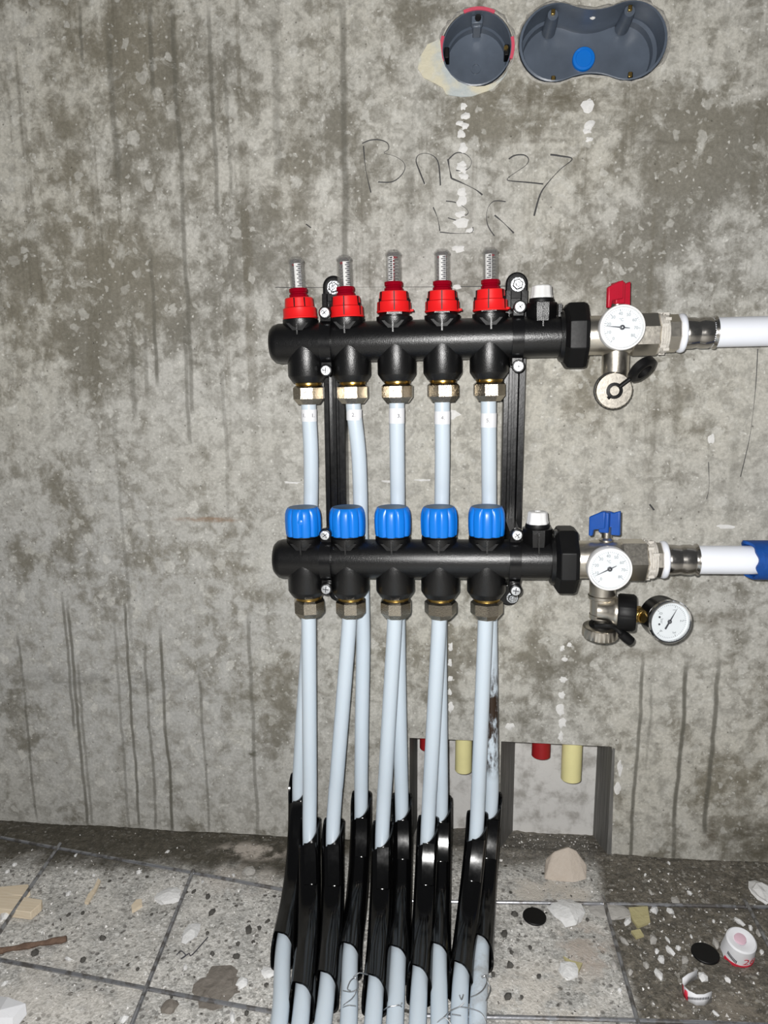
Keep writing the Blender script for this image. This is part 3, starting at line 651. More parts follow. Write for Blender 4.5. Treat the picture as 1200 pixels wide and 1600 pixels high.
for i in range(5):
    lift = [0,0,.0035,.0025,.0022][i]; tlt = [-.035,-.02,.0,.0,-.01][i]
    cap = obj('flow_meter', REDCAP, sup, (0.05*i+CAPDX[i], 0, 0.0257+lift), (0,tlt,[.2,0,.1,.0,-.15][i]), 'red-collared flow meter with clear sight tube, %s from the left end' % ['first','second','third','fourth','fifth'][i])
    if lift:
        part('hex_neck', MB().lathe([(0.0160,-0.006),(0.0160,0.0005)],'z',(0,0,0),6,a0=0), M['black'], cap, smooth=20)
    for a in ([-1.9,-1.2] if i == 0 else [-1.57,-2.6,-0.5]):
        for z, r in ((0.0145,0.0157),(0.0075,0.0179)):
            obj('cap_slot', SLOT, cap, (r*math.cos(a), r*math.sin(a), z), (0,0,a+PI/2)) if z > 0.01 or i != 0 else None
    if i >= 2: obj('cap_nub', NUB, cap, rot=(0,0,-0.25))
    for nm, me in (('sight_base',SIGHT_BASE),('sight_tube',TUBE),('float',FLOAT),('spring',SPRING)): obj(nm, me, cap)
    rz = [.15,.45,-.6,.1,-.2][i]
    obj('scale_strip', STRIP, cap, rot=(0,0,rz)); obj('scale_ticks', TICKS, cap, rot=(0,0,rz))
# blue valve caps
def flute(a, h):
    return 1.0 - (0.095*max(0.0, math.cos(10*a+PI))**3 if h < 0.0285 else 0.0)
BLUECAP = MB().lathe([(0.0188,0.0),(0.0193,0.0012),(0.0198,0.0080),(0.0199,0.0180),(0.0194,0.0240),(0.0184,0.0280),(0.0168,0.0306),(0.0156,0.0312)],'z',(0,0,0),80,rmod=flute,caps=False).lathe([(0.0188,0.0),(0.010,0.0)],'z',(0,0,0),40,caps=False).mesh('valve_cap', M['blue'], 40)
CAPTOP = MB().lathe([(0.0158,0.0311),(0.0148,0.0309),(0.0050,0.0302),(0.0,0.0302)],'z',(0,0,0),40,caps=False).mesh('cap_top', M['blue_top'])
CAPTEAR = MB().lathe([(0.0016,0),(0.0030,0.0006),(0.0030,0.0014),(0.0012,0.0014)],'y',(0,0,0),20).mesh('cap_mark', M['blue'])
COLRING = MB().lathe([(0.0180,-0.0016),(0.0188,-0.0010),(0.0188,0.0002)],'z',(0,0,0),40).mesh('cap_seat', M['rubber'])
for i in range(5):
    x = 0.05*i+[0,-.001,-.001,-.0005,.0005][i]
    cap = obj('valve_cap', BLUECAP, ret, (x, 0, 0.0270), (0,0,[0.05,.31,.28,.0,.33][i]), 'fluted blue valve cap, %s from the left end' % ['first','second','third','fourth','fifth'][i])
    obj('cap_top', CAPTOP, cap); obj('cap_seat', COLRING, cap)
    if i in (0,): obj('cap_mark', CAPTEAR, cap, (0,-0.0203,0.0175))

# ------------------------------------------------------------------ wall brackets with clamps
def hex_screw(parent, loc, r, tall=0.005, washer=True, name='wall_screw'):
    m = MB().lathe([(r*1.0,0.0),(r,-tall*0.6),(r*0.78,-tall),(r*0.5,-tall*1.02)],'y',(0,0,0),6,a0=0.3)
    if washer: m.lathe([(r*1.22,0.001),(r*1.22,-0.0012)],'y',(0,0,0),28)
    m.lathe([(r*0.45,-tall),(r*0.35,-tall-0.0006)],'y',(0,0,0),16)
    return part(name, m, M['boltzinc'], parent, loc, smooth=25)
def cross_screw(parent, loc, r=0.0042, a=0.6):
    m = MB().lathe([(r,0.0),(r,-0.0014),(r*0.88,-0.0021),(r*0.3,-0.0023),(0.0,-0.0023)],'y',(0,0,0),20)
    o = part('clamp_screw', m, M['zinc'], parent, loc)
    c = MB().box((0,-0.0021,0),(r*1.2,0.0008,0.0009)).box((0,-0.0021,0),(0.0009,0.0008,r*1.2))
    part('screw_cross', c, M['ink'], o, rot=(0,a,0)); return o
def bracket(xc, label, flip):
    zb, zt = 0.352, 0.700
    root = thing('wall_bracket', label, 'bracket', (xc, 0, zb))
    H = zt-zb
    # rail: ribbed channel section
    sec = [(-.0125,0),(-.0125,-.022),(-.0115,-.024),(-.0068,-.024),(-.0060,-.022),(-.0060,-.013),(-.0024,-.013),(-.0020,-.017),(.0004,-.017),(.0010,-.013),(.0040,-.013),(.0046,-.022),(.0054,-.024),(.0115,-.024),(.0125,-.022),(.0125,0)]
    part('rail', MB().prism(sec,0,H,'z'), M['black_rail'], root, smooth=20)
    # rounded head plate
    def oval(w, z0, z1, n=14):
        return [(w*math.cos(PI*k/n), z1+w*math.sin(PI*k/n)) for k in range(n+1)]+[(-w,z0),(w,z0)]
    hp = [(w_) for w_ in oval(0.0122, H-0.03, H+0.0085)]
    part('head_plate', MB().prism(hp,0,-0.0185,'y'), M['black_rail'], root, bevel=0.002)
    hp = oval(0.0092, H-0.008, H+0.0085)
    part('head_recess', MB().prism(hp,-0.018,-0.0195,'y'), M['rubber'], root, bevel=0.0005)
    hex_screw(root, (0.001,-0.0195,H+0.007), 0.0062)
    foot = [(0.0125*math.cos(PI+PI*k/12), -0.004+0.0125*math.sin(PI+PI*k/12)) for k in range(13)]+[(0.0125,0.01),(-0.0125,0.01)]
    part('foot_plate', MB().prism(foot,0,-0.0185,'y'), M['black_rail'], root, bevel=0.0015)
    hex_screw(root, (0.004 if flip else 0.002,-0.0185,-0.006), 0.0055)
    # clamps around the two bars
    for (O, dx) in ((U0, -0.002 if flip else 0.001), (L0, -0.001 if flip else 0.002)):
        zc = O.z + 0.0155*(xc+dx) - zb; yb = O.y; hw = 0.0060
        outer = [(BAR_R+0.0030, a) for a in np.linspace(PI, 2*PI, 25)]
        poly_o = [(yb + (BAR_R+0.0040)*math.sin(a), zc + (BAR_R+0.0040)*math.cos(a)) for a in np.linspace(PI, 2*PI, 25)]
        poly_i = [(yb + (BAR_R+0.0004)*math.sin(a), zc + (BAR_R+0.0004)*math.cos(a)) for a in np.linspace(2*PI, PI, 25)]
        part('clamp_strap', MB().prism(poly_o+poly_i, dx-hw, dx+hw, 'x'), M['black_rail'], root, smooth=25)
        sad = [(-0.012,zc-0.030),(-0.012,zc+0.030),(yb-0.001,zc+0.031),(yb-0.001,zc+BAR_R+0.0004)] + [(yb + (BAR_R+0.0004)*math.sin(a), zc + (BAR_R+0.0004)*math.cos(a)) for a in np.linspace(0.05, PI-0.05, 18)] + [(yb-0.001,zc-BAR_R-0.0004),(yb-0.001,zc-0.031)]
        part('saddle', MB().prism(sad, dx-hw*0.95, dx+hw*0.95, 'x'), M['black_rail'], root, smooth=25)
        for s, yy in ((1, 0.0), (-1, 0.0)):
            ear = [(0.0068*math.cos(2*PI*k/18), 0.0068*math.sin(2*PI*k/18)) for k in range(19)][:-1]
            ex = dx + (0.0012 if flip else 0.0)
            e = part('clamp_ear', MB().prism(ear, -0.005, 0.003, 'y'), M['black_rail'], root, loc=(ex, yb-0.012, zc+s*0.0302), bevel=0.0008)
            part('ear_web', MB().box((0,0,0),(0.0118,0.010,0.009)), M['black_rail'], root, loc=(dx, yb-0.0085, zc+s*0.0255), bevel=0.0008)
            cross_screw(e, (0,-0.005,0), 0.0054, 0.5+0.4*s)
    return root
bracket(0.0245, 'ribbed black plastic wall bracket with clamps at left end of manifolds', False)
bracket(0.2312, 'ribbed black plastic wall bracket with clamps at right end of manifolds', True)

# ------------------------------------------------------------------ heating pipes and bend guides
def pipe_path(yv, ztop, R, h, yend, xk, extra=None):
    P = []; zs = np.arange(ztop, R+h, -0.006)
    for z in zs: P.append((yv, z))
    for k in range(0, 25):
        a = PI/2*k/24; P.append((yv-R*(1-math.cos(a)), h+R*(1-math.sin(a))))
    for y in np.arange(yv-R-0.008, yend, -0.008): P.append((y, h))
    P = np.array(P); s = np.concatenate([[0], np.cumsum(np.hypot(*np.diff(P, axis=0).T))])
    if extra is not None: P[:,0] += extra(P[:,1])*(P[:,1] > 0.13)
    ks = []
    for kind, val, x in xk:
        idx = np.argmin(np.abs(P[:,1]-val)) if kind == 'z' else len(P)-1-np.argmin(np.abs(P[::-1,0]-val))
        ks.append((s[idx], x))
    ks.sort(); xs = np.interp(s, [q[0] for q in ks], [q[1] for q in ks])
    ker = np.hanning(15); ker /= ker.sum(); pad = np.concatenate([np.full(7, xs[0]), xs, xs[-1]+(np.arange(1,8))*(xs[-1]-xs[-2])]); xs = np.convolve(pad, ker, 'valid')
    return [Vector((xs[i], P[i,0], P[i,1])) for i in range(len(P))], s
def bend_guide(path, s, sA, sB, label, skew=0.5):
    n = 36; rows = 46; v = []; f = []
    S = np.array(s); A = np.array([tuple(p) for p in path])
    def sample(q): return np.array([np.interp(q, S, A[:,k]) for k in range(3)])
    root = tuple(sample(0.5*(sA+sB))); root = (root[0], root[1], 0)
    def off(phi):
        p = (phi+PI) % (2*PI) - PI; return 0.032*float(np.interp(p, [-2.0,-1.5,-0.95,0.0,0.9,1.4,1.8], [0,0.35,1.0,0.80,0.42,0.15,0]))
    def cross(phi, a, b, p=2.7):
        c, d = math.cos(phi), math.sin(phi)
        return (math.copysign(abs(d)**(2/p), d)*a, math.copysign(abs(c)**(2/p), c)*b)
    for layer, (a, b) in enumerate(((0.0127,0.0122),(0.0106,0.0100))):
        for i in range(rows+1):
            for k in range(n):
                phi = 2*PI*k/n; o_ = off(phi); q = sA+o_ + (sB-sA-2*o_)*i/rows
                p = sample(q); t = Vector(sample(q+0.003)-sample(q-0.003)).normalized()
                lat = (Vector((1,0,0))-t*t.x).normalized(); nn = -(lat.cross(t))
                flare = 1.0+0.03*max(0, (q-(sB-0.05))/0.05)
                l, m_ = cross(phi, a*flare, b)
                w = Vector(p)+lat*l+nn*m_; v.append((w.x-root[0], w.y-root[1], max(w.z,0.0015+0.001*layer)-root[2]))
    NR = (rows+1)*n
    for layer in (0,1):
        for i in range(rows):
            for k in range(n):
                k2=(k+1)%n; f.append(tuple(layer*NR+q for q in (i*n+k, i*n+k2, (i+1)*n+k2, (i+1)*n+k)))
    for i in (0, rows):
        for k in range(n): k2=(k+1)%n; f.append((i*n+k, i*n+k2, NR+i*n+k2, NR+i*n+k))
    t_ = thing('bend_guide', label, 'pipe guide', root, group='black bend guides on the floor pipes')
    part('shell', MB().add(v, f), M['guide'], t_, smooth=50)
    # raised flat clip plate on the upper front of the shell
    v=[]; f=[]; m2=9; W=0.0088
    for i in range(m2+1):
        q = sA+0.026+0.048*i/m2; p = sample(q); t = Vector(sample(q+0.003)-sample(q-0.003)).normalized(); lat=(Vector((1,0,0))-t*t.x).normalized(); nn=-(lat.cross(t))
        for l, hh in ((-W*0.55,0.0117),(-W*0.5,0.0134),(W,0.0134),(W*1.12,0.0112)):
            w = Vector(p)+lat*l+nn*hh; v.append((w.x-root[0], w.y-root[1], w.z-root[2]))
    for i in range(m2):
        for j in range(3): f.append((i*4+j,i*4+j+1,(i+1)*4+j+1,(i+1)*4+j))
    f += [(0,1,2,3),(m2*4,m2*4+1,m2*4+2,m2*4+3)]
    part('clip_plate', MB().add(v,f), M['guide'], t_, smooth=25)
PR = 0.0084
ordw = ['first','second','third','fourth','fifth']
U_TOPX = [0.0022,0.0515,0.1008,0.1504,0.2004]
upper_x = [ # x at z=.53, z=.30, z=.105, guide end (y), y=-.305, far
 (0.0035,-0.006,-0.0215,-0.0110,0.0100), (0.0577,0.0600,0.0560,0.0620,0.0745), (0.1007,0.1015,0.1055,0.1130,0.1165), (0.1512,0.1500,0.1535,0.1550,0.1578), (0.2021,0.2085,0.2140,0.1990,0.1915)]
lower_x = [(0.0030,-0.0015,0.0240,0.0300),(0.0500,0.0262,0.0460,0.0505),(0.1008,0.0852,0.0940,0.0965),(0.1502,0.1385,0.1365,0.1375),(0.2008,0.1955,0.1775,0.1750)]
upper_end = [-0.208,-0.215,-0.212,-0.211,-0.193]; lower_end = [-0.268,-0.252,-0.256,-0.240,-0.232]
def back_off(z): return 0.007*np.clip((0.56-z)/0.08,0,1)*np.clip((z-0.20)/0.10,0,1)
for i in range(5):
    a, b, c_, d_, e_ = upper_x[i]
    h = 0.0140; R = 0.108
    path, s = pipe_path(-0.065, 0.5815, R, h, -0.80, [('z',0.58,U_TOPX[i]),('z',0.53,a),('z',0.30,b),('z',0.105,c_),('y',upper_end[i],d_),('y',-0.305,e_),('y',-0.78,e_+0.02)], back_off)
    root = thing('heating_pipe', 'translucent white heating pipe from %s outlet of upper manifold, sticker near its top' % ordw[i], 'pipe', (path[0].x, path[0].y, 0), group='floor heating pipes')
    m = MB().tube([p-Vector((path[0].x, path[0].y, 0)) for p in path], PR, 20)
    part('tube', m, M['pex_dirty'] if i == 4 else M['pex'], root)
    # numbered sticker
    py0 = [640,640,638,643,646][i]; py1 = [659,657,662,663,668][i]
    zt = at(600, py0, -0.073).z; zb_ = at(600, py1, -0.073).z
    cx = np.interp(-(zt+zb_)/2, [-p.z for p in path[:60]], [p.x for p in path[:60]]); cyy = np.interp(-(zt+zb_)/2, [-p.z for p in path[:60]], [p.y for p in path[:60]])
    st = part('sticker', MB().lathe([(PR+0.0003,zb_),(PR+0.0003,zt)],'z',(0,0,0),24,caps=False), M['paper'], root, loc=(cx-path[0].x, cyy-path[0].y, 0), label='white paper sticker with a number')
    tm = text_mesh('sticker_number', '%d.' % (i+1), 0.0058, M['ink']); tm.transform(TXT_FRONT)
    ang = [-.5,0.05,.35,0.1,-.1][i]
    obj('sticker_number', tm, st, ((PR+0.0005)*math.sin(ang), -(PR+0.0005)*math.cos(ang), (zt+zb_)/2), (0,0,ang))
    if i in (0,): obj('sticker_number', tm, st, ((PR+0.0005)*math.sin(.7), -(PR+0.0005)*math.cos(.7), (zt+zb_)/2), (0,0,.7))
    S = np.array(s); zz = np.array([p.z for p in path]); yy = np.array([p.y for p in path])
    sA = S[np.argmin(np.abs(zz-[0.124,0.106,0.108,0.108,0.118][i]))]; sB = S[len(S)-1-np.argmin(np.abs(yy[::-1]-(upper_end[i]-0.022)))]
    bend_guide(path, s, sA, sB, 'glossy black bend guide on %s rear pipe from the left' % ordw[i])
for i in range(5):
    a, b, d_, e_ = lower_x[i]; h = 0.0140; R = 0.118
    path, s = pipe_path(-0.095, 0.3450, R, h, -0.80, [('z',0.345,a),('z',0.085,b),('y',lower_end[i],d_),('y',-0.308,e_),('y',-0.78,e_+0.02)])
    root = thing('heating_pipe', 'translucent white heating pipe from %s outlet of lower manifold, running in front' % ordw[i], 'pipe', (path[0].x, path[0].y, 0), group='floor heating pipes')
    part('tube', MB().tube([p-Vector((path[0].x, path[0].y, 0)) for p in path], PR, 20), M['pex'], root)
    S = np.array(s); zz = np.array([p.z for p in path]); yy = np.array([p.y for p in path])
    sA = S[np.argmin(np.abs(zz-[0.092,0.092,0.096,0.104,0.110][i]))]; sB = S[len(S)-1-np.argmin(np.abs(yy[::-1]-(lower_end[i]-0.024)))]
    bend_guide(path, s, sA, sB, 'glossy black bend guide on %s front pipe from the left' % ordw[i])

# ------------------------------------------------------------------ ball valves with thermometers
def dial_gauge(root, c, r, tilt, needle_deg, name='thermometer'):
    """thermometer facing -y; part with dial, scale, needle and glass as sub-parts"""
    g = part(name, MB().lathe([(r*0.55,0.016),(r*0.97,0.012),(r,0.009),(r,0.0005),(r*0.97,-0.0016),(r*0.90,-0.0020),(r*0.885,0.0000),(r*0.86,0.0015)],'y',(0,0,0),56), M['white'], root, c, (0.0,0,0), 'white round thermometer with a black needle')
    part('dial', MB().lathe([(r*0.87,0.0012),(r*0.87,0.0018)],'y',(0,0,0),48), M['paper'], g)
    k = MB()
    for j in range(41):
        a = math.radians(225+tilt-270*j/40); L = 0.10 if j % 5 == 0 else 0.05
        T = Matrix.Rotation(-a, 4, 'Y'); k.box((r*(0.80-L/2),0.0010,0),(r*L,0.0003,0.00028 if j % 5 else 0.0005), T)
    part('scale', k, M['inkgrey'], g)
    for j in range(9):
        a = math.radians(225+tilt-270*j/8); tm = text_mesh('numeral', str(10*j), 0.0042, M['inkgrey']); tm.transform(TXT_FRONT)
        obj('numeral', tm, g, (r*0.60*math.cos(a), 0.0010, r*0.60*math.sin(a)))
    tm = text_mesh('unit_mark', '°C', 0.004, M['inkgrey']); tm.transform(TXT_FRONT); obj('unit_mark', tm, g, (-0.001,0.001,r*0.33))
    a = math.radians(needle_deg); T = Matrix.Rotation(-a, 4, 'Y')
    k = MB().add([(-r*0.33,0.0004,-0.0003),(r*0.74,0.0004,-0.0001),(r*0.74,0.0004,0.0001),(-r*0.33,0.0004,0.0003),(0,0.0004,-0.0007),(0,0.0004,0.0007)],[(0,4,5,3),(4,1,2,5)],T)
    k.lathe([(r*0.11,0.0008),(r*0.11,-0.0002),(r*0.05,-0.0006)],'y',(0,0,0),24)
    part('needle', k, M['ink'], g)
    part('needle_pin', MB().lathe([(r*0.035,-0.0004),(r*0.025,-0.0010)],'y',(0,0,0),12), M['zinc'], g)
    part('glass', MB().lathe([(r*0.885,-0.0010),(r*0.885,-0.0012)],'y',(0,0,0),40), M['glass'], g)
    return g
def wing_handle(root, mat, yaw, x, z):
    h = MB().box((0,0,0.012),(0.0105,0.0125,0.022))
    h.prism([(-0.0150,-0.003),(-0.0150,0.0175),(-0.0030,0.0235),(0.0020,0.0245),(0.0020,0.006),(-0.0100,0.004),(-0.0110,-0.003)],-0.0085,-0.0030,'y')
    h.prism([(0.0020,-0.002),(0.0020,0.0235),(0.0080,0.0220),(0.0150,0.0245),(0.0155,-0.002)],0.0005,0.0060,'y')
    return part('handle', h, mat, root, (x,0,z), (0,0,yaw), 'wing-shaped %s plastic handle' % ('red' if mat == M['darkred'] else 'blue'), bevel=0.0012)
def valve(kind, O, x0, label):
    root = thing('ball_valve', label, 'valve', (x0, O.y, O.z+0.0155*x0), (0,TILT,0))
    m = MB().lathe([(0.0185,-0.010),(0.0203,-0.004),(0.0203,0.015),(0.0212,0.020),(0.0218,0.030),(0.0212,0.040),(0.0200,0.046)],'x',(0,0,0),40)
    part('body', m, M['nickel'], root)
    part('hex_end', MB().lathe([(0.0205,0.044),(0.0232,0.0465),(0.0232,0.0700),(0.0210,0.0722)],'x',(0,0,0),6 if kind=='return' else 8,a0=0.0 if kind=='return' else PI/8+0.1), M['nickel'], root, smooth=20)
    part('stem', MB().lathe([(0.0085,0.012),(0.0080,0.022),(0.0052,0.024),(0.0052,0.036)],'z',(0.031,0,0),24), M['nickel'], root)
    wing_handle(root, M['darkred'] if kind == 'supply' else M['blue_handle'], 0.30 if kind == 'supply' else -0.45, 0.031 if kind=='supply' else 0.029, 0.030 if kind == 'supply' else 0.029)
    part('gauge_socket', MB().lathe([(0.0095,-0.012),(0.0095,-0.030),(0.0075,-0.032)],'y',(0.034 if kind=='supply' else 0.032,0,0.0),24), M['nickel'], root)
    m = MB(); n=40                                        # frayed sealing tape on the thread
    for k in range(4):
        m.ring([(0.0195-0.0012*(k%2),0.0715+0.0024*k),(0.0208-0.0010*(k%2),0.0725+0.0024*k),(0.0208-0.0010*(k%2),0.0738+0.0024*k),(0.0190,0.0745+0.0024*k)],'x',(0,0,0),36)
    for k in range(10):
        a = 2*PI*k/10+random.random(); m.box((0.0765+random.uniform(-.003,.003),0.0203*math.cos(a),0.0203*math.sin(a)),(0.006,0.003,0.003),None)
    part('thread_tape', m, M['offwhite'], root, label='off-white sealing tape wound on the thread')
    yaw_o = root.location
    return root
vs = valve('supply', U0, 0.3015, 'nickel ball valve with red wing handle and thermometer, beside upper manifold')
vr = valve('return', L0, 0.2960, 'nickel ball valve with blue wing handle and thermometer, beside lower manifold')
def local(root, p):
    d = p-root.location; c, s_ = math.cos(TILT), math.sin(TILT); return Vector((d.x*c - d.z*s_, d.y, d.x*s_ + d.z*c))
g1 = dial_gauge(vs, local(vs, at(972.5,511.5,U0.y-0.040)), 0.0236*0.955, 8, 174)
g2 = dial_gauge(vr, local(vr, at(953.0,889.5,L0.y-0.040)), 0.0236*0.955, 7, 207)
# upper drain: short spout turned to the viewer, closed by a flat cap with a rubber strap
part('drain_spout', MB().lathe([(0.0150,-0.010),(0.0140,-0.018),(0.0140,-0.050),(0.0128,-0.053)],'z',(0.031,0,0),36), M['nickel'], vs)
cc = local(vs, at(959.5,610.5,U0.y-0.020))
part('spout_elbow', MB().lathe([(0.0130,0.018),(0.0145,0.006),(0.0145,-0.002)],'y',(cc.x,0.0-0.006,cc.z),32), M['nickel'], vs)
cap = part('drain_cap', MB().lathe([(0.0170,0.010),(0.0186,0.009),(0.0186,0.001),(0.0178,-0.0005),(0.0,-0.0006)],'y',(0,0,0),64,caps=False,rmod=lambda a,h: 1.0+(0.018*math.copysign(1,math.sin(26*a)) if 0.0005<h<0.0095 else 0)), M['nickel'], vs, cc, label='round knurled nickel cap')
part('rim_seal', MB().ring([(0.0172,0.009),(0.0194,0.0085),(0.0194,0.0035),(0.0172,0.003)],'y',(0,0.0016,0),48), M['rubber'], cap)
part('strap_ring', MB().ring([(0.0054,-0.0004),(0.0054,-0.0034),(0.0084,-0.0030),(0.0084,-0.0004)],'y',(0,0,0),28), M['rubber'], cap)
part('cap_pin', MB().lathe([(0.0052,-0.0004),(0.0052,-0.0024),(0.0048,-0.0027),(0.0,-0.0027)],'y',(0,0,0),24), M['nickel'], cap)
A = Vector((0.005,-0.0018,0.004)); B = Vector((0.016,-0.0022,0.0125))
part('strap_arm', MB().tube([A,(A+B)/2,B],0.0024,10).tube([Vector((-0.003,-0.0016,-0.005)),Vector((-0.0065,-0.0016,-0.0078))],0.0018,8), M['rubber'], cap)
T = Matrix.Translation((0.0265,-0.003,0.0215)) @ Matrix.Rotation(math.radians(-38),4,'Y') @ Matrix.Rotation(math.radians(62),4,'X')
part('strap_loop', MB().ring([(0.0085,-0.0045),(0.0125,-0.0050),(0.0155,-0.0030),(0.0155,0.0030),(0.0125,0.0050),(0.0085,0.0045)],'y',(0,0,0),40,T=T), M['rubber'], cap, smooth=50)
# lower drain: straight spout, side outlet, knurled bottom cap
dx = 0.0285
part('drain_spout', MB().lathe([(0.0145,-0.010),(0.0138,-0.017),(0.0138,-0.0385),(0.0150,-0.0395),(0.0150,-0.0425),(0.0128,-0.0440),(0.0124,-0.0600),(0.0132,-0.0605),(0.0132,-0.0650),(0.0115,-0.0665),(0.0105,-0.0668),(0.0075,-0.0675),(0.0075,-0.074)],'z',(dx,0,0),36), M['nickel'], vr)
cap = part('drain_cap', MB().lathe([(0.0115,0.0005),(0.0165,0.0),(0.0185,-0.0012),(0.0188,-0.0030),(0.0188,-0.0115),(0.0178,-0.0128),(0.0,-0.0130)],'z',(0,0,0),72,caps=False,rmod=lambda a,h: 1.0+(0.016*math.copysign(1,math.sin(24*a)) if -0.012<h<-0.0025 else 0)), M['nickel'], vr, (dx-0.0015,-0.004,-0.0725), (0.10,0.03,0), 'round knurled nickel cap')
part('cap_inner', MB().ring([(0.0085,0.0008),(0.0085,0.0030),(0.0125,0.0022),(0.0125,0.0004)],'z',(0,0,0),30), M['rubber'], cap)
P = spline([(-0.008,-0.010,0.004),(0.004,-0.014,0.0065),(0.013,-0.0135,0.004),(0.0185,-0.0145,-0.001),(0.0240,-0.0150,-0.0055)],6)
part('strap_arm', MB().tube(P,lambda t: 0.0022+0.0014*t,10), M['rubber'], cap)
T = Matrix.Translation((0.0245,-0.0150,-0.0060)) @ Matrix.Rotation(math.radians(38),4,'Y')
part('strap_loop', MB().lathe([(0.003,-0.0085),(0.0050,-0.0070),(0.0056,0.0),(0.0050,0.0070),(0.003,0.0085)],'x',(0,0,0),16,T=T), M['rubber'], cap)
side = local(vr, at(979,957,L0.y-0.012)); ax = Euler((0, 0.02, -0.18)).to_matrix().to_4x4()
T = Matrix.Translation(side) @ ax
part('side_outlet', MB().lathe([(0.0100,-0.030),(0.0112,-0.019),(0.0150,-0.0135),(0.0158,-0.0100),(0.0150,-0.0070)],'x',(0,0,0),32,T=T), M['nickel'], vr)
part('outlet_nut', MB().lathe([(0.0150,-0.0095),(0.0186,-0.0093),(0.0196,-0.0072),(0.0196,0.0066),(0.0182,0.0092),(0.0080,0.0096)],'x',(0,0,0),72,rmod=lambda a,h: 1+(0.012*math.copysign(1,math.sin(30*a)) if -0.0075<h<0.0068 else 0),T=T), M['rubber'], vr, label='knurled black outlet nut')
# pressure gauge screwed into the side outlet
gc = at(1046.5,971.5,-0.135); GR = 0.0222
pg = thing('pressure_gauge', 'small pressure gauge with black case, chrome ring and white dial', 'gauge', gc, (-0.05,0,0.16))
part('case', MB().lathe([(GR*0.86,0.0285),(GR*0.96,0.026),(GR*0.98,0.005),(GR*0.90,0.004)],'y',(0,0,0),56), M['black_rail'], pg)
part('bezel', MB().ring([(GR*0.98,0.004),(GR*1.02,0.003),(GR*1.02,-0.0015),(GR*0.97,-0.0030),(GR*0.91,-0.0026),(GR*0.885,0.0005),(GR*0.9,0.004)],'y',(0,0,0),64), M['chrome'], pg, label='polished chrome ring')
part('dial', MB().lathe([(GR*0.90,0.0010),(GR*0.90,0.0016)],'y',(0,0,0),48), M['paper'], pg)
k = MB()
for j in range(41):
    a = math.radians(137-270*j/40); L = 0.11 if j % 10 == 0 else 0.06
    k.box((GR*(0.80-L/2),0.0008,0),(GR*L,0.0003,0.0003 if j % 10 else 0.0005), Matrix.Rotation(-a,4,'Y'))
part('scale', k, M['inkgrey'], pg)
for j in range(5):
    a = math.radians(137-270*j/4); tm = text_mesh('numeral', str(j), 0.0050, M['inkgrey']); tm.transform(TXT_FRONT)
    obj('numeral', tm, pg, (GR*0.58*math.cos(a), 0.0008, GR*0.58*math.sin(a)), (0,PI/2,0))
tm = text_mesh('unit_mark', 'bar', 0.0042, M['inkgrey']); tm.transform(TXT_FRONT); obj('unit_mark', tm, pg, (-GR*0.36,0.0008,GR*0.03), (0,PI/2,0))
for zz_ in (0.22,-0.12): part('dial_mark', MB().lathe([(0.0011,0.0007),(0.0011,0.0011)],'y',(-GR*0.47,0,GR*zz_),12), M['ink'], pg)
a = math.radians(61); T = Matrix.Rotation(-a,4,'Y')
k = MB().add([(-GR*0.40,0.0002,-0.0010),(0,0.0002,-0.0009),(GR*0.70,0.0002,-0.0001),(GR*0.70,0.0002,0.0001),(0,0.0002,0.0009),(-GR*0.40,0.0002,0.0010)],[(0,1,4,5),(1,2,3,4)],T).lathe([(0.0021,0.0005),(0.0021,-0.0004),(0.0010,-0.0008)],'y',(0,0,0),24)
part('needle', k, M['ink'], pg)
part('needle_pin', MB().lathe([(0.0009,-0.0006),(0.0006,-0.0012)],'y',(0,0,0),12), M['zinc'], pg)
part('glass', MB().lathe([(GR*0.90,-0.0006),(GR*0.90,-0.0009)],'y',(0,0,0),40), M['glass'], pg)
# brass stem from the case to the outlet nut
nutw = vr.matrix_basis @ (side + Vector((0.0085,-0.0015,0)))
inv = pg.matrix_basis.inverted(); e = inv @ nutw; st0 = Vector((-GR*0.90, 0.016, 0.0005))
d = e-st0; q = d.to_track_quat('X','Z').to_matrix().to_4x4(); T = Matrix.Translation(st0) @ q; Ls = d.length
part('stem', MB().lathe([(0.0056,-0.002),(0.0056,Ls*0.10),(0.0066,Ls*0.12),(0.0066,Ls*0.20),(0.0056,Ls*0.22),(0.0066,Ls*0.27),(0.0066,Ls*0.36),(0.0056,Ls*0.38),(0.0066,Ls*0.42),(0.0066,Ls*0.50)],'x',(0,0,0),28,T=T).lathe([(0.0075,Ls*0.50),(0.0090,Ls*0.53),(0.0090,Ls*0.96),(0.0080,Ls)],'x',(0,0,0),6,T=T), M['brass'], pg, smooth=25, label='brass gauge stem')

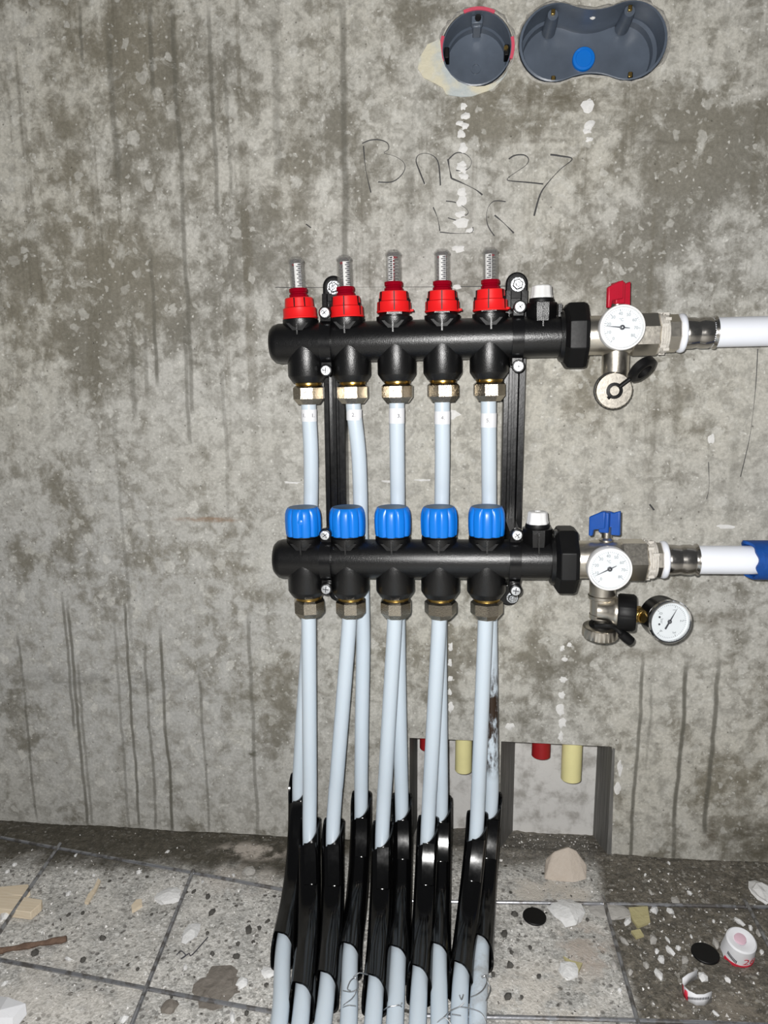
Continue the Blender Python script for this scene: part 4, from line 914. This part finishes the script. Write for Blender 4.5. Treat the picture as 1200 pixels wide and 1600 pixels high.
# ------------------------------------------------------------------ press fittings, main pipes, blue sleeve
def press(O, x0, r, label, kind):
    root = thing('press_fitting', label, 'pipe fitting', (x0, O.y, O.z+0.0155*x0), (0,TILT,0))
    part('coupling_nut', MB().lathe([(0.0165,0.0),(0.0196,0.0015),(0.0196,0.0130),(0.0180,0.0146)],'x',(0,0,0),8,a0=0.2), M['nickel'], root, smooth=20)
    part('seal_ring', MB().lathe([(0.0170,0.0140),(0.0196,0.0152),(0.0202,0.0175),(0.0196,0.0198),(0.0165,0.0208)],'x',(0,0,0),40), M['mainpipe'], root, smooth=60, label='white plastic ring')
    part('sleeve', MB().lathe([(0.0150,0.0200),(0.0158,0.0212),(0.0162,0.0230),(0.0160,0.0300),(0.0152,0.0330),(0.0152,0.0345),(0.0162,0.0375),(0.0162,0.0450),(0.0152,0.0475),(0.0152,0.0485),(0.0170,0.0505),(0.0172,0.0515),(0.0160,0.0520)],'x',(0,0,0),48), M['steel'], root, smooth=60, label='crimped steel sleeve')
    pr = thing('main_pipe', 'thick white %s pipe leaving to the right from %s fitting' % (('supply','upper') if kind == 'supply' else ('return','lower')), 'pipe', (x0+0.045, O.y, O.z+0.0155*(x0+0.045)), (0,TILT,0))
    part('tube', MB().lathe([(0.0110,0.0),(r,0.0005),(r,0.75),(0.0110,0.7505)],'x',(0,0,0),40), M['mainpipe'], pr)
    return root
press(U0, 0.3805, 0.0152, 'steel press fitting with white ring on upper pipe', 'supply')
press(L0, 0.3690, 0.0150, 'steel press fitting with white ring on lower pipe', 'return')
m = MB(); n = 48; v=[]; f=[]; x0 = 0.4755; RI, RO = 0.0175, 0.0207
for ring_, (r, xx) in enumerate(((RI,1.1),(RI,None),(RO,None),(RO,1.1))):
    for k in range(n):
        a = 2*PI*k/n; jag = 0.0022*math.sin(3*a+1)+0.0012*math.sin(7*a)-0.006*max(0,math.sin(a))+0.004*max(0,-math.cos(a))*0.5
        v.append(((xx-x0) if xx else jag, r*math.cos(a), r*math.sin(a)))
for i in range(3):
    for k in range(n): f.append((i*n+k,i*n+(k+1)%n,(i+1)*n+(k+1)%n,(i+1)*n+k))
tag(part('pipe_sleeve', MB().add(v,f), M['bluefoam'], loc=(x0, L0.y, L0.z+0.0155*x0), rot=(0,TILT,0)), 'blue protective sleeve slipped over lower white pipe at right edge', 'sleeve')

# ------------------------------------------------------------------ steel mesh on the floor
WR = 0.0021
def wire_mat():
    g = G('mesh_wire'); n = g.noise(90,5)
    g.p(color=g.mix(g.ss(n,0.45,0.62), (0.44,0.45,0.48), (0.20,0.19,0.185)), metal=0.8, rough=g.ss(n,0.4,0.65,0.28,0.45)); g.bump(g.noise(300,3),0.3,0.0004); return g.m
M['mesh_wire'] = wire_mat()
def sheet(label, origin, wires):
    root = thing('reinforcing_mesh', label, 'wire mesh', (origin[0], origin[1], 0.0))
    for (a, b, z) in wires:
        P=[]; n=26
        for k in range(n+1):
            t=k/n; x=a[0]+(b[0]-a[0])*t; y=a[1]+(b[1]-a[1])*t
            P.append(Vector((x-origin[0], y-origin[1], z+0.0007*math.sin(9*t+a[0]*40))))
        part('mesh_bar', MB().tube(P,WR,10), M['mesh_wire'], root)
def fp(px,py): q=on_floor(px,py,0.006); return (q.x,q.y)
def ext(a,b,k0,k1): a=Vector(a); b=Vector(b); d=(b-a); return tuple(a-d*k0), tuple(b+d*k1)
a1,b1 = ext(fp(0,1308),fp(437,1390),0.9,0.02); a2,b2 = ext(fp(0,1501),fp(420,1580),0.8,0.02)
c1,d1 = ext(fp(93,1324),fp(0,1462),0.02,3.0); c2,d2 = ext(fp(301,1368),fp(208,1600),0.02,1.0)
sheet('grey steel wire mesh lying askew on floor left of the pipes', a1, [(a1,b1,0.0062),(a2,b2,0.0062),(c1,d1,0.0100),(c2,d2,0.0100)])
a1,b1 = ext(fp(640,1404),fp(1200,1415),0.0,0.9); a2,b2 = ext(fp(640,1582),fp(1200,1598),0.0,0.9)
c1,d1 = ext(fp(943,1408),fp(997,1600),0.03,1.6); c2,d2 = ext(fp(1165,1412),fp(1200,1478),0.05,6.0)
sheet('grey steel wire mesh on dark floor right of the pipes', a1, [(a1,b1,0.0036),(a2,b2,0.0036),(c1,d1,0.0076),(c2,d2,0.0076)])

# ------------------------------------------------------------------ tie wires twisted round the floor pipes
def tie(path, label, extra=()):
    P0 = Vector(path[0]); m = MB().tube(spline([Vector(p)-P0 for p in path],6),0.0006,7)
    for e_ in extra: m.tube(spline([Vector(p)-P0 for p in e_],5),0.0006,7)
    tag(part('tie_wire', m, M['wire'], loc=P0), label, 'wire')
def fz(px,py,z): q=on_floor(px,py,z); return (q.x,q.y,q.z)
tie([fz(530,1580,.010),fz(538,1570,.021),fz(552,1558,.0235),fz(559,1540,.025),fz(556,1528,.027),fz(548,1532,.027),fz(543,1545,.025),fz(548,1548,.0245)],'thin bright tie wire curled on second rear pipe', [[fz(552,1527,.026),fz(562,1520,.028),fz(575,1523,.03)],[fz(536,1548,.022),fz(548,1550,.0245),fz(558,1546,.024)],[fz(536,1574,.020),fz(545,1571,.0245),fz(556,1572,.022)]])
tie([fz(600,1578,.014),fz(606,1574,.0225),fz(615,1572,.0245),fz(625,1571,.0235),fz(629,1578,.014)],'thin bright tie wire looped over third rear pipe', [[fz(625,1571,.0235),fz(628,1567,.027)]])
tie([fz(735,1558,.0235),fz(745,1554,.026),fz(755,1546,.027),fz(761,1533,.029),fz(758,1525,.030),fz(753,1528,.029)],'thin bright tie wire twisted on fifth rear pipe', [[fz(761,1533,.029),fz(766,1545,.026),fz(759,1564,.023)],[fz(752,1526,.029),fz(760,1524,.030),fz(768,1526,.03)]])
tie([fz(693,1590,.0235),fz(705,1579,.0245),fz(718,1573,.0255),fz(725,1567,.028)],'thin bright tie wire spanning fifth pipes at bottom edge', [[fz(718,1573,.0255),fz(735,1576,.0245),fz(752,1583,.022),fz(760,1598,.017)],[fz(683,1598,.022),fz(695,1590,.026),fz(705,1600,.024)],[fz(706,1585,.026),fz(720,1587,.027)],[fz(718,1555,.026),fz(721,1562,.0265),fz(724,1554,.0268)]])

# ------------------------------------------------------------------ debris on the floor
def simple(name, c, c2, rough=0.8, scale=120, bump=0.6):
    g = G(name); g.p(color=g.mix(g.noise(scale,5), c, c2), rough=rough); g.bump(g.noise(scale*2,4), bump, 0.002); return g.m
M['stone'] = simple('beige_stone',(.50,.43,.36),(.60,.53,.46))
M['chunk'] = simple('white_plaster_chunk',(.66,.66,.65),(.86,.86,.86))
M['greychunk'] = simple('grey_crumb',(.34,.33,.31),(.50,.48,.45))
M['darkstone'] = simple('dark_pebble',(.05,.047,.042),(.11,.105,.095))
M['yellow'] = simple('yellow_chip',(.42,.38,.19),(.56,.50,.28))
M['mud'] = simple('brown_mud',(.13,.112,.095),(.26,.235,.205))
def wood_mat():
    g = G('pale_wood'); st = g.N.new('ShaderNodeMapping'); g.L.new(g.pos(), st.inputs[0]); st.inputs['Scale'].default_value=(1,12,12)
    g.p(color=g.mix(g.noise(40,4,vec=st.outputs[0]), (.62,.49,.33),(.86,.77,.62)), rough=0.7); g.bump(g.noise(60,4,vec=st.outputs[0]),0.3,0.001); return g.m
M['wood'] = wood_mat()
def rust_mat():
    g = G('rusty_steel'); g.p(color=g.mix(g.noise(150,5), (.06,.032,.022),(.26,.17,.12)), rough=0.85); g.bump(g.noise(300,5),0.9,0.002); return g.m
M['rust'] = rust_mat()
def chunk(name, px, py, wpx, hpx, thick, mat, label, cat, group=None, sub=2, jit=0.18, rot=0.0, seed=None):
    """irregular flat-bottomed lump, width and depth as seen on the floor"""
    r = random.Random(seed if seed is not None else int(px*7+py)); c = on_floor(px, py, 0.0); z0 = floor_z(c.x, c.y)
    sx = wpx/2/1400.0; sy = hpx/2/1000.0
    bm = bmesh.new(); bmesh.ops.create_icosphere(bm, subdivisions=sub, radius=1)
    for q in bm.verts:
        k = 1+r.uniform(-jit, jit); q.co = Vector((q.co.x*sx*k, q.co.y*sy*k, max(q.co.z, -0.35)*thick*0.72*(1+r.uniform(-jit,jit))))
        q.co = Matrix.Rotation(rot,3,'Z') @ q.co
    me = bpy.data.meshes.new(name); bm.to_mesh(me); bm.free(); me.materials.append(mat)
    o = obj(name, me, None, (c.x, c.y, z0+thick*0.24)); return tag(o, label, cat, group)
def slab(name, pts, thick, mat, label, cat, z=0.0, bevel=0.0):
    Q = [on_floor(px,py,z+thick) for px,py in pts]; c = sum(Q, Vector())/len(Q)
    m = MB().prism([(q.x-c.x,q.y-c.y) for q in Q],0,thick,'z')
    return tag(part(name, m, mat, loc=(c.x,c.y,z+floor_z(c.x,c.y)), smooth=20, bevel=bevel), label, cat)
# the angular beige stone in front of the niche
def facet_stone():
    c = on_floor(885,1372,0.0); bm = bmesh.new()
    for dx, dy, z in [(p_[0]*1.13, p_[1]*1.1, p_[2]*1.05) for p_ in [(-.024,-.002,0),(-.022,.016,0),(.0,.026,0),(.022,.014,0),(.021,-.002,0),(.008,-.006,0),(-.020,.0,.012),(-.021,.014,.016),(-.013,.012,.027),(.003,.012,.034),(.012,.013,.029),(.023,.010,.014),(.019,.002,.008),(.008,-.002,.006),(-.008,.002,.014),(.002,.024,.026)]]:
        bm.verts.new((dx,dy,z))
    r = bmesh.ops.convex_hull(bm, input=bm.verts)
    bmesh.ops.delete(bm, geom=[q for q in r['geom_interior'] if isinstance(q, bmesh.types.BMVert)], context='VERTS')
    bmesh.ops.recalc_face_normals(bm, faces=bm.faces)
    me = bpy.data.meshes.new('stone_chunk'); bm.to_mesh(me); bm.free(); me.materials.append(M['stone'])
    return tag(obj('stone_chunk', me, None, (c.x,c.y,floor_z(c.x,c.y)-0.001), bevel=0.002), 'large angular beige stone lying in front of right-hand niche', 'stone')
facet_stone()
chunk('plaster_chunk',264,1401,46,28,0.008,M['chunk'],'large white plaster chunk beside mesh crossing on left','plaster',jit=.22)
chunk('plaster_chunk',299,1461,24,32,0.006,M['chunk'],'flat upright-looking white plaster flake right of slanted mesh bar','plaster',jit=.2)
chunk('plaster_chunk',888,1430,54,42,0.009,M['chunk'],'large white crumbly plaster chunk beside the left black disc','plaster',jit=.25)
chunk('plaster_chunk',955,1424,70,26,0.005,M['greychunk'],'pale grey plaster flake under right mesh crossing','plaster',jit=.22)
chunk('plaster_chunk',1191,1398,34,38,0.010,M['chunk'],'white plaster chunk at right edge behind the mesh','plaster',jit=.25)
chunk('plaster_chunk',888,1516,28,26,0.006,M['chunk'],'small white plaster lump beside yellow chip','plaster',jit=.25)
chunk('plaster_chunk',389,1363,24,18,0.006,M['greychunk'],'rounded pale lump near wall left of bend guides','plaster')
chunk('plaster_chunk',420,1520,24,14,0.004,M['chunk'],'white plaster flake beside leftmost floor pipe','plaster')
chunk('plaster_chunk',378,1538,18,14,0.005,M['chunk'],'white plaster lump right of the mud lump','plaster')
chunk('plaster_chunk',10,1432,18,16,0.006,M['chunk'],'white plaster lump beside wooden offcuts','plaster')
chunk('mud_lump',342,1543,58,48,0.004,M['mud'],'brown dried mud lump on floor left of pipes','mud',jit=.30,sub=3)
chunk('mud_lump',265,1574,22,18,0.006,M['mud'],'small brown mud lump near bottom left mesh bar','mud')
slab('yellow_chip',[(982,1418),(1012,1416),(1016,1440),(996,1448),(988,1436)],0.003,M['yellow'],'square yellowish chip under right mesh','chip')
slab('yellow_chip',[(986,1455),(1000,1452),(1006,1462),(994,1466)],0.003,M['yellow'],'small yellow sliver below the square yellow chip','chip')
slab('yellow_chip',[(880,1492),(893,1499),(910,1503),(904,1516),(890,1508)],0.003,M['yellow'],'yellow chip beside small white plaster lump','chip')
slab('wood_offcut',[(-40,1384),(0,1384),(44,1380),(47,1392),(36,1398),(-40,1396)],0.006,M['wood'],'upper pale wooden offcut at left edge under mesh bar','wood',bevel=0.0006)
slab('wood_offcut',[(-40,1398),(8,1398),(66,1407),(64,1413),(48,1427),(-40,1416)],0.010,M['wood'],'larger pale wooden offcut at left edge','wood',bevel=0.0006)
slab('wood_stick',[(153,1372),(157,1375),(150,1390),(138,1410),(132,1409),(138,1396),(146,1388)],0.003,M['wood'],'curved brown wood splinter on dark floor left','wood')
slab('wood_chip',[(205,1413),(213,1404),(221,1403),(222,1411),(212,1418),(206,1421)],0.004,M['wood'],'small pale wood chip left of plaster chunk','wood')
q0=on_floor(-14,1488,.004); q1=on_floor(104,1467,.004)
P=[q0.lerp(q1,k/14)-q0+Vector((0,0,0.0004*math.sin(k*2.3))) for k in range(15)]
tag(part('rusty_rod', MB().tube(P,lambda t:0.0030+0.0006*math.sin(17*t)+0.0007*(t>.9),8), M['rust'], loc=q0), 'short rusty steel rod lying at left edge', 'rod')
def disc(px,py,rx,label):
    c=on_floor(px,py,0.002); r=rx/1400.0
    tag(part('black_disc', MB().lathe([(r,0.0),(r,0.0014),(r*0.96,0.0020),(r*0.5,0.0019),(0.0,0.0019)],'z',(0,0,0),40), M['rubber'], loc=(c.x,c.y,floor_z(c.x,c.y)+0.0012), rot=(0.05,0.03,0)), label,'disc')
disc(835,1434,18.5,'round black plastic disc next to the big white plaster chunk')
disc(1102,1489,20.0,'round black plastic disc next to the printed plastic collar')
# crumpled paper bottom left
v=[]; c=on_floor(0,1590,0); pts=[(-60,1560,.002),(-10,1556,.010),(12,1558,.016),(40,1568,.012),(42,1585,.004),(20,1612,.003),(-50,1625,.002),(0,1578,.022),(-30,1590,.014),(20,1590,.014)]
for px,py,z in pts: q=on_floor(px,py,z); v.append((q.x-c.x,q.y-c.y,z))
f=[(0,1,8),(1,7,8),(1,2,7),(2,3,7),(3,9,7),(3,4,9),(4,5,9),(5,6,8),(5,8,9),(7,9,8),(6,0,8)]
o=part('crumpled_paper', MB().add(v,f), M['paper'], loc=(c.x,c.y,floor_z(c.x,c.y)), smooth=0)
sd=o.modifiers.new('t','SOLIDIFY'); sd.thickness=0.0004; tag(o,'crumpled white paper at bottom left corner','paper')
# torn printed plastic collar
M['redprint'] = plastic('red_print',(.65,.03,.06),.4,.1,80,.05)
def collar():
    c=on_floor(1150,1492,0.0); root=thing('plastic_collar','torn white plastic collar with red number 26, on dark floor at right','plastic scrap',(c.x,c.y,floor_z(c.x,c.y)),(0.30,0,0.12))
    def band(z0,z1,r0,r1,a0,a1,n=20,tear=0):
        m=MB(); v=[]
        for k in range(n+1):
            a=a0+(a1-a0)*k/n; dz=tear*abs(math.sin(5*a))
            for r,z in ((r0,z0+dz),(r1,z1),(r1-0.0006,z1),(r0-0.0006,z0+dz)): v.append((r*math.sin(a),-r*math.cos(a),z))
        f=[(k*4+j,k*4+(j+1)%4,(k+1)*4+(j+1)%4,(k+1)*4+j) for k in range(n) for j in range(4)]+[(0,1,2,3),(n*4,n*4+1,n*4+2,n*4+3)]
        return m.add(v,f)
    part('band', band(0.004,0.026,0.0165,0.0150,-2.2,2.0,30,0.003), M['paper'], root)
    part('red_edge', band(0.0035,0.0085,0.0168,0.0166,-1.3,1.2,24,0.003), M['redprint'], root, label='red printed lower edge')
    part('top', MB().lathe([(0.0150,0.026),(0.0135,0.0275),(0.0085,0.0270),(0.0060,0.0255),(0.0,0.0255)],'z',(0,0,0),32,caps=False), M['paper'], root)
    part('pink_boss', MB().lathe([(0.0062,0.0262),(0.0056,0.0285),(0.0030,0.0290),(0.0,0.0290)],'z',(-0.001,0.001,0),24,caps=False), plastic('pink_plastic',(.72,.50,.58),.4,.05,80,.05), root)
    tm=text_mesh('number','26',0.0135,M['redprint']); tm.transform(TXT_FRONT)
    for vv in tm.vertices:
        a=vv.co.x/0.0163+0.22; vv.co=Vector((0.0167*math.sin(a),-0.0167*math.cos(a)+vv.co.y*0.2,vv.co.z+0.0145))
    obj('number',tm,root,label='red printed number 26')
    k=MB()
    for j in range(9): a=-1.15+0.075*j; k.box((0.0166*math.sin(a),-0.0166*math.cos(a),0.0165-0.0006*j),(0.0006,0.0006,0.0042),None)
    part('print_lines', k, M['ink'], root)
collar()
def curl():
    c=on_floor(1088,1552,0.0); root=thing('label_curl','curled strip of torn white label with red corner, below black disc','plastic scrap',(c.x,c.y,floor_z(c.x,c.y)))
    def strip(pts,z0,z1,mat,nm,lab=None):
        m=MB(); v=[]; n=len(pts)
        for (px,py) in pts:
            q=on_floor(px,py,0.0); v+= [(q.x-c.x,q.y-c.y,z0),(q.x-c.x,q.y-c.y+0.002,z1)]
        o=part(nm,m.add(v,[(2*k,2*k+2,2*k+3,2*k+1) for k in range(n-1)]),mat,root,label=lab,smooth=60); s_=o.modifiers.new('t','SOLIDIFY'); s_.thickness=0.0005
    strip([(1068,1558),(1076,1566),(1088,1572),(1100,1572),(1112,1567)],0.0005,0.011,M['paper'],'strip')
    strip([(1066,1552),(1068,1558),(1074,1565)],0.0007,0.009,M['redprint'],'red_corner','red printed corner')
    strip([(1066,1543),(1075,1536),(1089,1530)],0.0005,0.009,M['paper'],'strip')
    k=MB()
    for j in range(14):
        q=on_floor(1076+2.4*j,1561+1.5*math.sin(j/13*PI),0.010); k.box((q.x-c.x,q.y-c.y+0.0012,0.0100),(0.0005,0.0012,0.0020))
    part('print_lines',k,M['ink'],root)
curl()
# tangle of thin dark wire and single crumbs large enough to pick out
P=[fz(276,1492,.003),fz(283,1486,.007),fz(290,1493,.004),fz(283,1498,.003),fz(295,1490,.008),fz(300,1492,.003),fz(325,1464,.004)]
P0=Vector(P[0]); tag(part('wire_scrap', MB().tube(spline([Vector(p)-P0 for p in P],6),0.0006,6), M['ink'], loc=P0),'thin dark wire scrap curled beside slanted mesh bar','wire')
grp = dict(w='white crumbs on the right', W='white crumbs on the left', d='dark pebbles on the left', D='dark pebbles on the right', g='grey crumbs on the right')
mm = dict(w=M['chunk'],W=M['chunk'],d=M['darkstone'],D=M['darkstone'],g=M['greychunk'])
nm_ = dict(w='plaster_crumb',W='plaster_crumb',d='pebble',D='pebble',g='plaster_crumb')
crumbs=[('w',1022,1424,14,14),('w',981,1441,12,16),('w',1048,1425,16,9),('w',1077,1397,9,10),('w',1047,1486,12,14),('w',1060,1483,10,8),('w',1033,1500,14,14),('w',1029,1525,14,16),('w',1026,1487,8,9),('w',1098,1526,18,14),('w',1137,1533,9,8),('w',1173,1452,9,8),('w',1155,1442,12,14),('w',1080,1464,6,7),('w',1115,1440,6,6),('w',968,1548,10,7),('w',1008,1368,5,6),('w',1045,1350,6,7),('w',1043,1470,6,10),('w',1190,1489,8,8),('w',1118,1586,7,9),
        ('g',959,1508,16,16),('g',1055,1410,18,14),('g',1016,1395,8,12),('g',1020,1470,14,16),('g',1070,1500,14,14),('g',975,1474,10,18),('g',1118,1475,12,16),('g',985,1520,10,10),('g',1187,1460,12,12),('g',1087,1515,8,8),('g',1010,1510,12,10),('g',1195,1465,8,12),('g',806,1495,12,10),
        ('D',804,1430,14,10),('D',788,1462,12,12),('D',797,1510,14,10),('D',800,1490,8,8),('D',794,1560,14,10),('D',828,1482,8,6),('D',770,1525,8,8),('D',842,1527,8,6),('D',917,1437,6,6),('D',815,1560,7,6),
        ('W',119,1365,6,8),('W',118,1338,6,6),('W',147,1369,7,6),('W',218,1363,10,8),('W',22,1351,9,7),('W',11,1363,8,7),('W',262,1332,8,7),('W',107,1397,10,8),('W',365,1369,8,7),('W',317,1378,6,6),('W',289,1513,8,8),('W',363,1590,10,14),('W',195,1595,16,8),('W',8,1538,10,8),('W',107,1500,16,5),('W',360,1300,6,6),
        ('d',388,1455,14,14),('d',405,1451,8,8),('d',331,1427,12,12),('d',325,1404,10,8),('d',129,1426,8,7),('d',160,1467,14,9),('d',369,1495,14,8),('d',372,1477,9,6),('d',324,1460,7,6),('d',54,1491,16,10),('d',130,1501,10,7),('d',215,1516,8,6),('d',107,1430,6,7),('d',268,1556,6,6),('d',418,1440,7,10),('d',303,1393,8,8),('d',416,1540,8,6),('d',385,1585,10,6),('d',237,1430,6,5),('d',332,1492,9,6),('d',396,1472,7,5)]
LAND = [('the big beige stone',885,1352),('the left black disc',835,1434),('the right black disc',1102,1489),('the printed plastic collar',1150,1490),('the curled label strip',1088,1552),('the square yellow chip',998,1430),('the big white plaster chunk',888,1430),('the plaster chunk at right edge',1191,1398),('the yellow chip in front',893,1505),('the fifth rear pipe',750,1530),('the wooden offcuts',30,1405),('the rusty rod',55,1477),('the brown wood splinter',145,1390),('the left white plaster chunk',264,1401),('the white plaster flake',299,1461),('the brown mud lump',342,1543),('the crumpled paper',15,1580),('the leftmost bend guide',440,1430),('the small mud lump',265,1574),('the left mesh crossing',300,1370)]
KIND = dict(w='white plaster crumb', W='white plaster crumb', d='dark pebble', D='dark pebble', g='grey plaster crumb'); near = {}
for q in crumbs:
    k, px, py = q[:3]; L_ = min(LAND, key=lambda l: (l[1]-px)**2+(l[2]-py)**2*2); dx_, dy_ = px-L_[1], py-L_[2]
    side_ = ('right of' if dx_ > 0 else 'left of') if abs(dx_) > abs(dy_)*1.2 else ('in front of' if dy_ > 0 else 'behind')
    near.setdefault((KIND[k], side_, L_[0]), []).append((math.hypot(dx_,dy_), q))
for (kd, side_, ln), lst in near.items():
    lst.sort(key=lambda z: z[0])
    for n_, (dd, (k, px, py, w_, h_)) in enumerate(lst):
        lb = 'small %s %s %s' % (kd, side_, ln) if len(lst) == 1 else 'small %s %s %s, %s to it' % (kd, side_, ln, ['nearest','second nearest','third nearest','fourth nearest','fifth nearest','sixth nearest','seventh nearest','eighth nearest','ninth nearest'][n_])
        chunk(nm_[k], px, py, w_*0.85, h_*0.95, 0.0045 if w_ > 8 else 0.003, mm[k], lb, nm_[k].split('_')[-1], grp[k], sub=1, jit=0.28, rot=random.uniform(-.6,.6))
# the uncountable fine grit
def grit():
    bm = bmesh.new(); v=[]; f=[]
    tet=[(1,0,-.5),(-.5,.85,-.5),(-.5,-.85,-.5),(0,0,.8)]
    g=MB()
    for k in range(11000):
        x=random.uniform(-0.55,0.72); y=-0.44*random.random()**0.9+0.0
        if 0.22<x<0.36 and random.random()<.25: y=random.uniform(0,0.075)
        elif y>-0.004: y=-0.006
        if (y > -0.075 and x < 0.08 and random.random() < .8) or (y > -0.03 and x > 0.36 and random.random() < .6): continue
        s=0.0005+0.0019*random.random()**4; R3=Euler((random.random()*6,random.random()*6,random.random()*6)).to_matrix(); z=floor_z(x,y)+s*0.25
        g.add([tuple(R3@Vector(q)*s+Vector((x,y,z))) for q in tet],[(0,1,2),(0,1,3),(1,2,3),(2,0,3)])
    gm=G('grit'); n=gm.voronoi(300,'Color'); n=gm.xyz(n)[0]
    gm.p(color=gm.ramp(n,[(0.0,(.06,.056,.05)),(0.35,(.26,.245,.22)),(0.6,(.52,.50,.47)),(0.9,(.88,.87,.85))]),rough=0.85)
    o=part('floor_grit', g, gm.m, smooth=0); o['kind']='stuff'; tag(o,'fine loose grit scattered over the screed floor','grit')
    bm.free()
grit()
